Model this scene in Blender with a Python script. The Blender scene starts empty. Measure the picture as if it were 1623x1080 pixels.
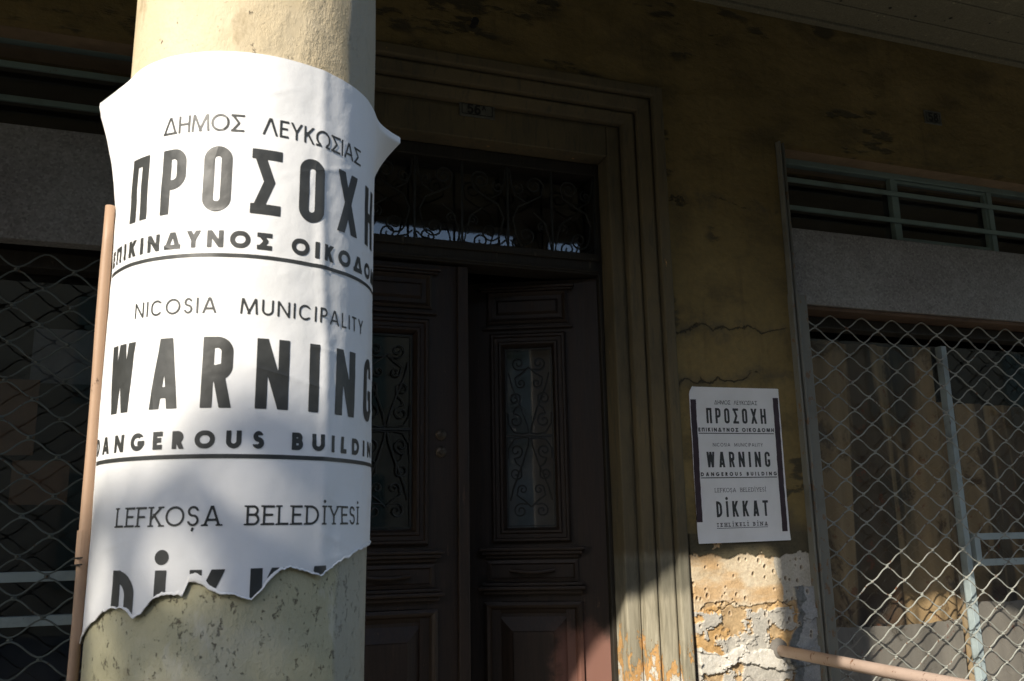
import bpy, bmesh, math, random
import numpy as np
from mathutils import Vector, Matrix
R = math.radians
S = bpy.context.scene
random.seed(7)
EZ = 1.25                                   # eye height above the porch floor

# ------------------------------------------------------------------ camera
F_PX, PITCH, ROLL, YAW = 1396.6, 0.213622, -0.0177697, 0.3418667
fw = np.array([math.sin(YAW)*math.cos(PITCH), math.cos(YAW)*math.cos(PITCH), math.sin(PITCH)])
ri0 = np.array([math.cos(YAW), -math.sin(YAW), 0.0])
up0 = np.cross(ri0, fw)
RI = ri0*math.cos(ROLL)+up0*math.sin(ROLL)
UP = -ri0*math.sin(ROLL)+up0*math.cos(ROLL)
cd = bpy.data.cameras.new('camera')
cam = bpy.data.objects.new('camera', cd)
S.collection.objects.link(cam)
cam.matrix_world = Matrix(((RI[0], UP[0], -fw[0], 0), (RI[1], UP[1], -fw[1], 0), (RI[2], UP[2], -fw[2], EZ), (0, 0, 0, 1)))
cd.sensor_width = 36
cd.lens = 36*F_PX/1623
cd.clip_start = .02
cd.clip_end = 500
cd.dof.use_dof = True
cd.dof.focus_distance = 1.7
cd.dof.aperture_fstop = 22
S.camera = cam

def at(px, py, Y):                          # where a sight line meets the plane y = Y
    d = (px-811.5)*RI-(py-540)*UP+F_PX*fw
    d = d*Y/d[1]
    return float(d[0]), float(Y), float(d[2]+EZ)

# ------------------------------------------------------------------ light
SUN_AZ, SUN_TAN = 47.3, 0.96
SUN_EL = math.degrees(math.atan(SUN_TAN*math.cos(R(SUN_AZ))))
w = bpy.data.worlds.new('World')
S.world = w
w.use_nodes = True
nt = w.node_tree
bg = nt.nodes['Background']
sky = nt.nodes.new('ShaderNodeTexSky')
sky.sky_type = 'NISHITA'
sky.sun_disc = False
sky.sun_elevation = R(SUN_EL)
sky.sun_rotation = R(180+SUN_AZ)
sky.air_density = 1.0
sky.dust_density = 1.0
nt.links.new(sky.outputs[0], bg.inputs[0])
bg.inputs[1].default_value = .15
sd = bpy.data.lights.new('sun', 'SUN')
sd.energy = 4.7
sd.angle = R(.55)
sd.color = (1, .92, .80)
sun = bpy.data.objects.new('sun', sd)
S.collection.objects.link(sun)
sdir = Vector((-math.sin(R(SUN_AZ))*math.cos(R(SUN_EL)), -math.cos(R(SUN_AZ))*math.cos(R(SUN_EL)), math.sin(R(SUN_EL))))
sun.rotation_euler = sdir.to_track_quat('Z', 'Y').to_euler()
sun.location = (-4, -4, 9)
S.view_settings.view_transform = 'Standard'
S.view_settings.look = 'None'
S.view_settings.gamma = 1
S.view_settings.exposure = 0.6
S.view_settings.use_curve_mapping = False
S.render.engine = 'CYCLES'

# ------------------------------------------------------------------ object helpers
def tag(o, label=None, cat=None, group=None, kind=None):
    if label: o['label'] = label
    if cat: o['category'] = cat
    if group: o['group'] = group
    if kind: o['kind'] = kind
    return o

ORG = {}
def empty(name, loc, label=None, cat=None, group=None):
    o = bpy.data.objects.new(name, None)
    S.collection.objects.link(o)
    o.location = loc
    o.empty_display_size = .1
    ORG[o.name] = Vector(loc)
    return tag(o, label, cat, group)

class MB:
    def __init__(s):
        s.v = []; s.f = []
    def quad(s, a, b, c, d):
        n = len(s.v); s.v += [a, b, c, d]; s.f.append((n, n+1, n+2, n+3))
    def box(s, x0, x1, y0, y1, z0, z1):
        n = len(s.v)
        s.v += [(x0,y0,z0),(x1,y0,z0),(x1,y1,z0),(x0,y1,z0),(x0,y0,z1),(x1,y0,z1),(x1,y1,z1),(x0,y1,z1)]
        s.f += [(n,n+3,n+2,n+1),(n+4,n+5,n+6,n+7),(n,n+1,n+5,n+4),(n+1,n+2,n+6,n+5),(n+2,n+3,n+7,n+6),(n+3,n,n+4,n+7)]
        return s
    def tube(s, path, r, n=6, caps=True):
        P = [Vector(p) for p in path]
        rr = r if isinstance(r, (list, tuple)) else [r]*len(P)
        b = len(s.v); prev = None
        for i, p in enumerate(P):
            t = (P[min(i+1, len(P)-1)]-P[max(i-1, 0)]).normalized()
            if prev is None:
                a = Vector((0,1,0)) if abs(t.y) < .9 else Vector((1,0,0))
                u = t.cross(a).normalized()
            else:
                u = (prev-t*prev.dot(t)).normalized()
            prev = u; q = t.cross(u)
            for k in range(n):
                an = 2*math.pi*k/n
                s.v.append(tuple(p+(u*math.cos(an)+q*math.sin(an))*rr[i]))
        for i in range(len(P)-1):
            for k in range(n):
                k2 = (k+1) % n
                s.f.append((b+i*n+k, b+i*n+k2, b+(i+1)*n+k2, b+(i+1)*n+k))
        if caps:
            s.f.append(tuple(b+k for k in reversed(range(n))))
            s.f.append(tuple(b+(len(P)-1)*n+k for k in range(n)))
        return s
    def lathe(s, c, axis, prof, n=20):      # prof: (distance along axis, radius)
        ax = Vector(axis).normalized()
        a = Vector((0,0,1)) if abs(ax.z) < .9 else Vector((1,0,0))
        u = ax.cross(a).normalized(); q = ax.cross(u); b = len(s.v); c = Vector(c)
        for h, r in prof:
            for k in range(n):
                an = 2*math.pi*k/n
                s.v.append(tuple(c+ax*h+(u*math.cos(an)+q*math.sin(an))*r))
        for i in range(len(prof)-1):
            for k in range(n):
                k2 = (k+1) % n
                s.f.append((b+i*n+k, b+i*n+k2, b+(i+1)*n+k2, b+(i+1)*n+k))
        s.f.append(tuple(b+k for k in reversed(range(n))))
        s.f.append(tuple(b+(len(prof)-1)*n+k for k in range(n)))
        return s
    def rect_sweep(s, x0, x1, z0, z1, prof, fill=False, open_bottom=False):  # mitred mouldings; prof: (inset, y)
        loops = []
        for ins, y in prof:
            n = len(s.v)
            zb = z0 if open_bottom else z0+ins
            s.v += [(x0+ins,y,zb),(x0+ins,y,z1-ins),(x1-ins,y,z1-ins),(x1-ins,y,zb)]
            loops.append(n)
        for a, b in zip(loops, loops[1:]):
            for k in range(3 if open_bottom else 4):
                k2 = (k+1) % 4
                s.f.append((a+k, a+k2, b+k2, b+k))
        if fill:
            n = loops[-1]; s.f.append((n, n+1, n+2, n+3))
        return s
    def build(s, name, m, parent=None, smooth=False, bevel=0, org=None):
        if parent is not None:
            off = ORG.get(parent.name, Vector((0,0,0)))
        else:
            off = Vector(org) if org else Vector((0,0,0))
        me = bpy.data.meshes.new(name)
        me.from_pydata([(x-off.x, y-off.y, z-off.z) for x, y, z in s.v], [], s.f)
        me.materials.append(m)
        o = bpy.data.objects.new(name, me)
        S.collection.objects.link(o)
        if parent is not None:
            o.parent = parent
            ORG[o.name] = off
        elif org:
            o.location = org; ORG[o.name] = off
        if smooth:
            for p in me.polygons: p.use_smooth = True
        if bevel:
            b = o.modifiers.new('bevel', 'BEVEL'); b.width = bevel; b.segments = 2; b.limit_method = 'ANGLE'; b.angle_limit = R(35)
        return o
def recalc(o):
    bm = bmesh.new(); bm.from_mesh(o.data); bmesh.ops.recalc_face_normals(bm, faces=bm.faces); bm.to_mesh(o.data); bm.free()
    return o

# ------------------------------------------------------------------ materials
class NT:
    def __init__(s, name):
        s.m = bpy.data.materials.new(name); s.m.use_nodes = True
        s.t = s.m.node_tree; s.b = s.t.nodes['Principled BSDF']
        g = s.t.nodes.new('ShaderNodeNewGeometry'); s.pos = g.outputs['Position']
    def n(s, ty, **k):
        o = s.t.nodes.new(ty)
        for a, v in k.items(): setattr(o, a, v)
        return o
    def l(s, a, b): s.t.links.new(a, b)
    def mapping(s, scale=(1,1,1), loc=(0,0,0)):
        m = s.n('ShaderNodeMapping'); m.inputs['Scale'].default_value = scale; m.inputs['Location'].default_value = loc
        s.l(s.pos, m.inputs['Vector']); return m.outputs[0]
    def noise(s, scale, detail=6, rough=.6, stretch=(1,1,1), loc=(0,0,0), dist=0):
        o = s.n('ShaderNodeTexNoise'); o.inputs['Scale'].default_value = scale; o.inputs['Detail'].default_value = detail
        o.inputs['Roughness'].default_value = rough; o.inputs['Distortion'].default_value = dist
        s.l(s.mapping(stretch, loc), o.inputs['Vector']); return o.outputs['Fac']
    def ramp(s, fac, stops):
        o = s.n('ShaderNodeValToRGB'); e = o.color_ramp.elements
        while len(e) < len(stops): e.new(.5)
        for el, (p, c) in zip(e, stops):
            el.position = p; el.color = tuple(c)+(1,) if len(c) == 3 else c
        s.l(fac, o.inputs[0]); return o.outputs[0]
    def mask(s, fac, a, b):
        o = s.n('ShaderNodeMapRange'); o.inputs[1].default_value = a; o.inputs[2].default_value = b
        o.interpolation_type = 'SMOOTHSTEP'; s.l(fac, o.inputs[0]); return o.outputs[0]
    def mix(s, f, a, b, mode='MIX'):
        o = s.n('ShaderNodeMix', data_type='RGBA', blend_type=mode)
        for i, v in ((0, f), (6, a), (7, b)):
            if isinstance(v, (int, float)): o.inputs[i].default_value = v
            elif isinstance(v, tuple): o.inputs[i].default_value = v+(1,)
            else: s.l(v, o.inputs[i])
        return o.outputs[2]
    def math(s, op, a, b=0.0, c=0.0):
        o = s.n('ShaderNodeMath', operation=op)
        for i, v in enumerate((a, b, c)):
            if isinstance(v, (int, float)): o.inputs[i].default_value = v
            else: s.l(v, o.inputs[i])
        return o.outputs[0]
    def bump(s, h, dist, strength=1.0):
        o = s.n('ShaderNodeBump'); o.inputs['Distance'].default_value = dist; o.inputs['Strength'].default_value = strength
        s.l(h, o.inputs['Height'])
        if s.b.inputs['Normal'].is_linked: s.l(s.b.inputs['Normal'].links[0].from_socket, o.inputs['Normal'])
        s.l(o.outputs[0], s.b.inputs['Normal'])
    def done(s, col, rough=.8, metal=0.0, spec=.5):
        if isinstance(col, tuple): s.b.inputs['Base Color'].default_value = col+(1,)
        else: s.l(col, s.b.inputs['Base Color'])
        if isinstance(rough, (int, float)): s.b.inputs['Roughness'].default_value = rough
        else: s.l(rough, s.b.inputs['Roughness'])
        s.b.inputs['Metallic'].default_value = metal
        s.b.inputs['Specular IOR Level'].default_value = spec
        return s.m

def z_of(n):
    x = n.n('ShaderNodeSeparateXYZ'); n.l(n.pos, x.inputs[0]); return x.outputs

def m_limewash():                            # old ochre limewash of the upper wall, sooty streaks
    n = NT('ochre_limewash')
    big = n.noise(1.7, 5, .6); st = n.noise(2.6, 7, .58, (1, 1, 1.9)); fine = n.noise(55, 6, .7)
    c = n.ramp(big, [(.3, (.18,.138,.058)), (.5, (.255,.195,.082)), (.7, (.32,.245,.108))])
    soot = n.mask(st, .48, .66)
    c = n.mix(n.math('MULTIPLY', soot, .42), c, (.055,.052,.036))
    drip = n.mask(n.noise(9, 5, .6, (3, 3, .25), loc=(4,0,0)), .55, .72)
    c = n.mix(n.math('MULTIPLY', drip, .22), c, (.07,.06,.04))
    c = n.mix(.35, c, n.ramp(fine, [(.35, (.05,.04,.02)), (.65, (.28,.21,.09))]), 'OVERLAY')
    # a tide of dark damp just above the bared plaster
    z = z_of(n)
    zz = n.math('ADD', z[2], n.math('MULTIPLY', n.math('SUBTRACT', n.noise(7, 4, .6), .5), .25))
    damp = n.math('MULTIPLY', n.mask(zz, 1.32, 1.20), n.mask(zz, 1.00, 1.12))
    c = n.mix(n.math('MULTIPLY', damp, .65), c, (.062,.060,.045))
    rel = n.noise(4.2, 8, .56, (1,1,1.6), loc=(2,2,2))
    n.bump(rel, .032, .9)
    cz = z_of(n)[2]
    for zl, loc in ((2.08, 3.0), (1.86, 11.0), (2.62, 7.0)):     # three ragged cracks along the wall, between plaster lifts
        wob = n.math('MULTIPLY', n.math('SUBTRACT', n.noise(3.4, 8, .62, (1,1,1), loc=(loc,0,0)), .5), .36)
        dist_ = n.math('ABSOLUTE', n.math('SUBTRACT', n.math('ADD', cz, wob), zl))
        thin = n.math('MULTIPLY', n.mask(dist_, .007, .001), n.mask(n.noise(5, 4, .6, loc=(loc,4,1)), .44, .54))
        halo = n.math('MULTIPLY', n.mask(dist_, .055, .0), n.mask(n.noise(9, 6, .7, loc=(loc,2,5)), .40, .62))
        c = n.mix(n.math('MULTIPLY', halo, .55), c, (.075,.070,.052)); c = n.mix(n.math('MULTIPLY', thin, .8), c, (.03,.028,.02))
        n.bump(thin, -.008, .9)
    ridge = n.mask(n.math('MULTIPLY', n.mask(n.noise(1.6, 3, .5, (1,1,1.6), loc=(6,6,6)), .50, .58), n.mask(n.noise(6, 5, .55, (.9,.9,2.6), loc=(1,5,3)), .50, .64)), .1, .9)
    c = n.mix(n.math('MULTIPLY', ridge, .8), c, (.045,.042,.028))
    n.bump(ridge, -.006, .7)
    n.bump(n.noise(22, 6, .7, (1,1,1.4)), .006, .6)
    n.bump(fine, .003, .8)
    return n.done(c, .85, spec=.25)

def m_surround():                            # moulded door surround: grey-olive paint, flaked to orange and white low down
    n = NT('flaking_surround')
    z = z_of(n)
    big = n.noise(3.2, 6, .65, (1,1,.5)); v = n.noise(16, 7, .65, (3,3,.35), dist=.6); fine = n.noise(80, 5, .7)
    c = n.ramp(big, [(.3, (.075,.064,.040)), (.5, (.125,.102,.060)), (.72, (.165,.128,.066))])
    c = n.mix(n.math('MULTIPLY', n.mask(v, .5, .68), .55), c, (.06,.062,.048))
    # weathered grey below, towards the ground
    g = n.mask(n.math('ADD', z[2], n.math('MULTIPLY', n.math('SUBTRACT', big, .5), .3)), 1.16, 1.08)
    c = n.mix(n.math('MULTIPLY', g, .85), c, n.ramp(v, [(.3, (.19,.175,.125)), (.55, (.34,.31,.23)), (.75, (.46,.42,.32))]))
    fl = n.noise(8, 10, .68, (1.6,1.6,.62), loc=(2,0,5))
    low = n.mask(z[2], 1.06, .62)
    f2 = n.math('SUBTRACT', n.math('ADD', fl, n.math('MULTIPLY', low, .27)), .065)
    damp = n.math('MULTIPLY', n.mask(z[2], 1.17, 1.11), n.mask(n.math('ADD', z[2], n.math('MULTIPLY', n.math('SUBTRACT', big, .5), .2)), .96, 1.03))
    c = n.mix(n.math('MULTIPLY', damp, .7), c, (.075,.073,.055))
    orange = n.mask(f2, .625, .632); white = n.mask(f2, .70, .706)
    c = n.mix(orange, c, n.ramp(fine, [(.3, (.38,.21,.075)), (.7, (.54,.33,.14))]))
    c = n.mix(white, c, n.ramp(fine, [(.3, (.42,.39,.32)), (.7, (.60,.57,.50))]))
    n.bump(n.math('SUBTRACT', 1.0, n.math('ADD', orange, white)), .004, .8)
    n.bump(v, .004, .5); n.bump(fine, .0012, .6)
    return n.done(c, .82, spec=.25)

def m_attr(name, rough=.85):                 # colours stored per vertex: the layers of bared plaster
    n = NT(name)
    a = n.n('ShaderNodeAttribute'); a.attribute_name = 'paint'
    fine = n.noise(120, 6, .75)
    c = n.mix(.45, a.outputs['Color'], n.ramp(fine, [(.32, (.25,.25,.25)), (.68, (.75,.75,.75))]), 'OVERLAY')
    n.bump(fine, .0018, .9); n.bump(n.noise(38, 6, .7, (1,1,1)), .003, .6)
    return n.done(c, rough, spec=.2)

def m_column():
    n = NT('column_plaster')
    z = z_of(n)
    big = n.noise(5, 6, .6); mid = n.noise(24, 7, .7, (1,1,.6)); fine = n.noise(150, 6, .75)
    c = n.ramp(big, [(.32, (.46,.36,.21)), (.5, (.56,.46,.29)), (.68, (.62,.53,.37))])
    low = n.mask(z[2], 1.36, 1.20)
    c = n.mix(n.math('MULTIPLY', low, .75), c, n.ramp(big, [(.3, (.33,.33,.20)), (.55, (.44,.43,.28)), (.72, (.54,.53,.42))]))
    c = n.mix(n.math('MULTIPLY', n.mask(mid, .57, .70), .55), c, (.26,.20,.11))
    spots = n.mask(n.math('ADD', n.noise(120, 6, .85, (1,1,.7), loc=(3,1,0)), n.math('MULTIPLY', low, .045)), .632, .665)
    c = n.mix(n.math('MULTIPLY', spots, .75), c, (.10,.075,.05))
    white = n.mask(n.noise(11, 5, .7, (1,1,.5), loc=(9,4,2)), .62, .70)
    c = n.mix(n.math('MULTIPLY', white, .45), c, (.62,.60,.52))
    # the right side, turned from the sun: its shade painted in as grey
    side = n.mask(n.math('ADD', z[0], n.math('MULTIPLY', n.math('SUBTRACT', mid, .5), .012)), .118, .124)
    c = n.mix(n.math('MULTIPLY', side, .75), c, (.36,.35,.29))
    n.bump(n.mask(mid, .40, .62), .0009, .7); n.bump(spots, -.0018, .9); n.bump(fine, .0006, .8)
    rough = n.math('MULTIPLY', n.math('MULTIPLY', n.mask(z[0], .060, .085), n.mask(z[2], 1.25, 1.35)), n.noise(75, 6, .75, (1,1,.5)))
    n.bump(rough, .005, .8)
    n.bump(side, .0025, .6)
    return n.done(c, .75, spec=.35)

def m_wood(name, dark, light, rough=.5):
    n = NT(name)
    g = n.noise(14, 8, .65, (2.5,2.5,.16), dist=.6); f = n.noise(120, 4, .6, (1,1,.06))
    c = n.ramp(g, [(.3, dark), (.7, light)])
    c = n.mix(.3, c, n.ramp(f, [(.4, tuple(x*.5 for x in dark)), (.6, light)]), 'MIX')
    worn = n.mask(n.noise(6, 7, .7, (1,1,.4), loc=(1,2,3)), .60, .74)
    c = n.mix(n.math('MULTIPLY', worn, .5), c, tuple(min(1, x*2.3) for x in light))
    scr = n.mask(n.noise(26, 7, .75, (1,1,.22), loc=(4,4,1)), .64, .67)
    c = n.mix(n.math('MULTIPLY', scr, .5), c, tuple(min(1, x*3.2) for x in light))
    if name == 'brown_door_wood':            # sunlight painted in: a lighter reddish patch low by the right leaf's hinges
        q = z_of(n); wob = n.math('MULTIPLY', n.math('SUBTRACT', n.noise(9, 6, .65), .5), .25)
        sunpatch = n.math('MULTIPLY', n.mask(n.math('ADD', q[0], wob), 1.30, 1.40), n.mask(n.math('ADD', q[2], wob), .92, .80))
        c = n.mix(n.math('MULTIPLY', sunpatch, .85), c, (.20,.095,.070))
    n.bump(g, .0015, .5); n.bump(f, .0006, .5); n.bump(scr, -.0008, .6)
    return n.done(c, n.ramp(g, [(.3, (rough,)*3), (.7, (rough+.2,)*3)]), spec=.4)

def m_paint(name, col, chip=(.10,.055,.03), amount=.66, rough=.5, grime=(.06,.06,.05)):
    n = NT(name)
    a = n.noise(38, 6, .7, (1,1,.6)); b = n.noise(6, 5, .6)
    c = n.mix(n.math('MULTIPLY', n.mask(b, .45, .75), .5), col, grime)
    ch = n.mask(a, amount, amount+.02)
    c = n.mix(ch, c, chip)
    n.bump(ch, -.001, .7); n.bump(n.noise(90, 4, .6), .0006, .5)
    return n.done(c, rough)

def m_terrazzo():
    n = NT('grey_terrazzo')
    v = n.n('ShaderNodeTexVoronoi'); v.inputs['Scale'].default_value = 130; n.l(n.mapping(), v.inputs['Vector'])
    x = n.n('ShaderNodeSeparateColor'); n.l(v.outputs['Color'], x.inputs[0])
    c = n.ramp(x.outputs[0], [(.0, (.09,.09,.085)), (.35, (.19,.186,.172)), (.8, (.245,.238,.225)), (1, (.34,.33,.31))])
    c = n.mix(n.math('MULTIPLY', n.mask(n.noise(34, 5, .6), .66, .70), .7), c, (.07,.065,.055))
    c = n.mix(.5, c, n.ramp(n.noise(2.2, 6, .65), [(.35, (.16,.14,.13)), (.65, (.33,.33,.31))]))
    n.bump(n.noise(140, 4, .7), .0008, .6)
    return n.done(c, .7, spec=.3)

def m_paper():
    n = NT('poster_paper')
    c = n.ramp(n.noise(9, 6, .6), [(.3, (.77,.77,.75)), (.6, (.83,.83,.82))])
    c = n.mix(n.math('MULTIPLY', n.mask(n.noise(4, 5, .6, loc=(3,3,3)), .58, .75), .2), c, (.66,.60,.48))
    n.bump(n.noise(42, 4, .5), .0011, .55); n.bump(n.noise(260, 4, .6), .00025, .6)
    return n.done(c, .58, spec=.4)
def m_ink():
    n = NT('printing_ink')
    c = n.ramp(n.noise(60, 5, .6), [(.3, (.028,.029,.027)), (.7, (.045,.047,.044))])
    n.bump(n.noise(42, 4, .5), .0011, .55)
    return n.done(c, .5, spec=.5)

def m_plain(name, col, rough=.6, metal=0.0, vary=.35, scale=12, bump=.001):
    n = NT(name)
    f = n.noise(scale, 6, .65)
    lo = tuple(x*(1-vary) for x in col); hi = tuple(min(1, x*(1+vary)) for x in col)
    c = n.ramp(f, [(.3, lo), (.7, hi)])
    if bump: n.bump(n.noise(scale*5, 5, .65), bump, .6)
    return n.done(c, rough, metal)

def m_glass(name, tint=(1,1,1), refl=1.0):
    n = NT(name); t = n.t
    t.nodes.remove(n.b)
    tr = n.n('ShaderNodeBsdfTransparent'); tr.inputs[0].default_value = tint+(1,)
    gl = n.n('ShaderNodeBsdfGlossy'); gl.inputs['Roughness'].default_value = .03
    fr = n.n('ShaderNodeLayerWeight'); fr.inputs[0].default_value = .5
    sch = n.math('MULTIPLY_ADD', n.math('POWER', fr.outputs['Facing'], 4.0), .85, .13)
    bp = n.n('ShaderNodeBump'); bp.inputs['Distance'].default_value = .004; bp.inputs['Strength'].default_value = .25
    n.l(n.noise(2.5, 2, .5), bp.inputs['Height']); n.l(bp.outputs[0], gl.inputs['Normal'])
    mx = n.n('ShaderNodeMixShader')
    dust = n.n('ShaderNodeBsdfDiffuse'); dust.inputs[0].default_value = (.22,.22,.20,1)
    m2 = n.n('ShaderNodeMixShader')
    n.l(n.mask(n.noise(5, 6, .7), .3, .9), m2.inputs[0])
    sc = n.math('MULTIPLY', n.mask(n.noise(5, 6, .7), .35, .95), .18)
    n.l(sc, m2.inputs[0]); n.l(tr.outputs[0], m2.inputs[1]); n.l(dust.outputs[0], m2.inputs[2])
    n.l(sch, mx.inputs[0]); n.l(m2.outputs[0], mx.inputs[1]); n.l(gl.outputs[0], mx.inputs[2])
    n.l(mx.outputs[0], t.nodes['Material Output'].inputs[0])
    return n.m

def m_curtain(name, a, b, stain, stripes=None):
    n = NT(name)
    f = n.noise(5, 7, .68, (1,1,.8), dist=.5); weave = n.noise(300, 2, .5)
    c = n.ramp(n.noise(3, 4, .6, (2,2,.3)), [(.3, a), (.7, b)])
    if stripes:
        st = n.mask(n.noise(3.4, 3, .5, (1.6,.2,.10), loc=stripes), .47, .53)
        c = n.mix(n.math('MULTIPLY', st, .86), c, (.045,.030,.020))
    c = n.mix(n.math('MULTIPLY', n.mask(f, .54, .66), .85), c, stain)
    c = n.mix(n.math('MULTIPLY', n.mask(n.noise(13, 6, .7, loc=(5,5,5)), .6, .68), .6), c, (.20,.055,.025))
    n.bump(weave, .0006, .6)
    return n.done(c, .9, spec=.1)

M = dict(
 lime=m_limewash(), surround=m_surround(), layers=m_attr('bared_plaster'), column=m_column(),
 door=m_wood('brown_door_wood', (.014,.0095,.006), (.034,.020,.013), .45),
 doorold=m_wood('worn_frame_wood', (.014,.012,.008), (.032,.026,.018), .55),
 plank=m_wood('cream_ceiling_boards', (.16,.15,.10), (.24,.225,.155), .7),
 mint=m_paint('mint_steel_paint', (.17,.235,.21)), mintpale=m_paint('pale_blue_frame_paint', (.33,.40,.41), amount=.66),
 jamb=m_paint('grey_brown_jamb_paint', (.155,.155,.13), (.16,.10,.055), .58, .6),
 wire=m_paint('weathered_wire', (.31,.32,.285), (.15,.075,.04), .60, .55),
 wireshade=m_paint('shaded_wire', (.115,.135,.125), (.08,.05,.03), .60, .55),  # the wire paint again, darkened to put the left window's shade into its colour
 terrazzo=m_terrazzo(), paper=m_paper(), ink=m_ink(),
 fibre=m_plain('torn_paper_fibre', (.80,.79,.76), .9, 0, .06, 60, .001),
 tape=m_plain('dark_adhesive_tape', (.045,.026,.032), .35, 0, .3, 25, .0008),
 iron=m_plain('black_wrought_iron', (.022,.024,.022), .5, .2, .4, 30),
 brass=m_plain('tarnished_lock', (.07,.055,.04), .4, .6, .3, 40),
 glass=m_glass('dusty_glass'), 
 curtain=m_curtain('stained_curtain', (.24,.17,.085), (.42,.30,.16), (.055,.030,.017), (7.3,0,0)),
 cloth=m_curtain('grey_board', (.15,.14,.12), (.28,.26,.22), (.07,.06,.045)),
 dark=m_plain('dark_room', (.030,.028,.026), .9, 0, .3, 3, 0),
 card=m_plain('brown_cardboard', (.10,.060,.034), .9, 0, .3, 8),
 greycard=m_plain('grey_card', (.09,.10,.11), .8, 0, .3, 8),
 conduit=m_paint('tan_conduit', (.36,.235,.15), (.12,.07,.04), .66, .55, (.26,.17,.11)),
 pipe=m_paint('chalky_pink_pipe_paint', (.42,.32,.26), (.20,.10,.055), .62, .6, (.25,.17,.12)),
 white=m_plain('enamel_plate', (.10,.10,.08), .5, 0, .4, 40),
 black=m_plain('enamel_black', (.012,.012,.012), .5, 0, .2, 20, 0),
 paving=m_plain('pavement_slabs', (.13,.12,.105), .85, 0, .3, 6, .003),
 kerb=m_plain('kerb_stone', (.20,.185,.165), .85, 0, .25, 8, .003),
 asphalt=m_plain('asphalt', (.055,.054,.052), .9, 0, .3, 30, .004),
 facade=m_plain('sandstone_render', (.22,.18,.12), .9, 0, .2, 2, .004),
 shutter=m_plain('green_shutter_paint', (.05,.08,.06), .6, 0, .2, 5),
 leaf=m_plain('leaf', (.055,.085,.025), .6, 0, .4, 3, 0),  # for the crown of the added, unseen shade tree
 shade_tree_bark=m_plain('shade_tree_bark', (.11,.085,.06), .9, 0, .35, 20, .01),
 canvas=m_plain('shadow_strip_canvas', (.20,.19,.16), .9, 0, .2, 6, .001),
)

# ------------------------------------------------------------------ noise for sculpted relief
def vnoise(x, y, seed=0):
    rs = np.random.RandomState(seed); T = rs.rand(256, 256)
    xi = np.floor(x).astype(int); yi = np.floor(y).astype(int); fx = x-xi; fy = y-yi
    fx = fx*fx*(3-2*fx); fy = fy*fy*(3-2*fy)
    g = lambda a, b: T[a % 256, b % 256]
    return (g(xi,yi)*(1-fx)+g(xi+1,yi)*fx)*(1-fy)+(g(xi,yi+1)*(1-fx)+g(xi+1,yi+1)*fx)*fy
def fbm(x, y, oct=5, seed=0, gain=.5):
    s = np.zeros_like(np.asarray(x, float)); a = 1; t = 0
    for i in range(oct):
        s = s+a*vnoise(x*2**i, y*2**i, seed+i); t += a; a *= gain
    return s/t
def sstep(a, b, x):
    t = np.clip((x-a)/(b-a), 0, 1); return t*t*(3-2*t)

def Z(v): return v+EZ
YW = 3.08                                   # the wall face

# ------------------------------------------------------------------ the ground and street
MB().box(-9, 12, .68, 3.36, -.15, 0).build('pavement', M['paving']); tag(bpy.data.objects['pavement'], kind='structure', label='stone paving of the porch')
MB().box(-9, 12, .50, .676, -.14, .006).build('kerb', M['kerb']); tag(bpy.data.objects['kerb'], kind='structure')
g = MB(); g.quad((-60,-60,-.15),(60,-60,-.15),(60,.49,-.15),(-60,.49,-.15)); g.build('road', M['asphalt']); tag(bpy.data.objects['road'], kind='structure')
g = MB(); g.quad((-60,.49,-.16),(60,.49,-.16),(60,60,-.16),(-60,60,-.16)); g.build('ground', M['paving']); tag(bpy.data.objects['ground'], kind='structure')

# ------------------------------------------------------------------ house
house = empty('house', (.95, YW, 0), 'old ochre plastered house front with dark streaks around its doorway', 'house')
DX0, DX1 = .340, 1.571                      # door reveal, inner faces
DT = at(700, 214, 3.17)[2]                  # underside of the lintel
SX0 = at(1256, 538, YW)[0]-.003             # shop opening right, left edge
ST = Z(1.694)                               # top of the shop openings
LX1 = -.20; LX0 = -2.6; SX1 = 5.4; WT = Z(2.345)
OUTL, OUTR, OUTT = .115, 1.800, Z(1.866)    # outer edge of the door surround
# plastered wall in butted pieces (one mesh); the bared patch has its own sculpted sheet
wm = MB()
PX0, PX1, PZ0, PZ1 = OUTR, SX0, Z(-.80), Z(-.02)
wm.box(LX1, OUTL, YW, YW+.30, 0, WT)
wm.box(OUTL, OUTR, YW, YW+.30, OUTT, WT)
wm.box(PX0, PX1, YW, YW+.30, PZ1, WT)
wm.box(PX0, PX1, YW, YW+.30, 0, PZ0)
wm.box(PX0, PX1, YW+.04, YW+.30, PZ0, PZ1)
wm.box(SX0, SX1, YW, YW+.30, ST, WT)
wm.box(SX1, 9, YW, YW+.30, 0, WT)
wm.box(LX0, LX1, YW, YW+.30, Z(1.72), WT)
wm.box(-8, LX0, YW, YW+.30, 0, WT)
wm.build('wall', M['lime'], house)

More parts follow.
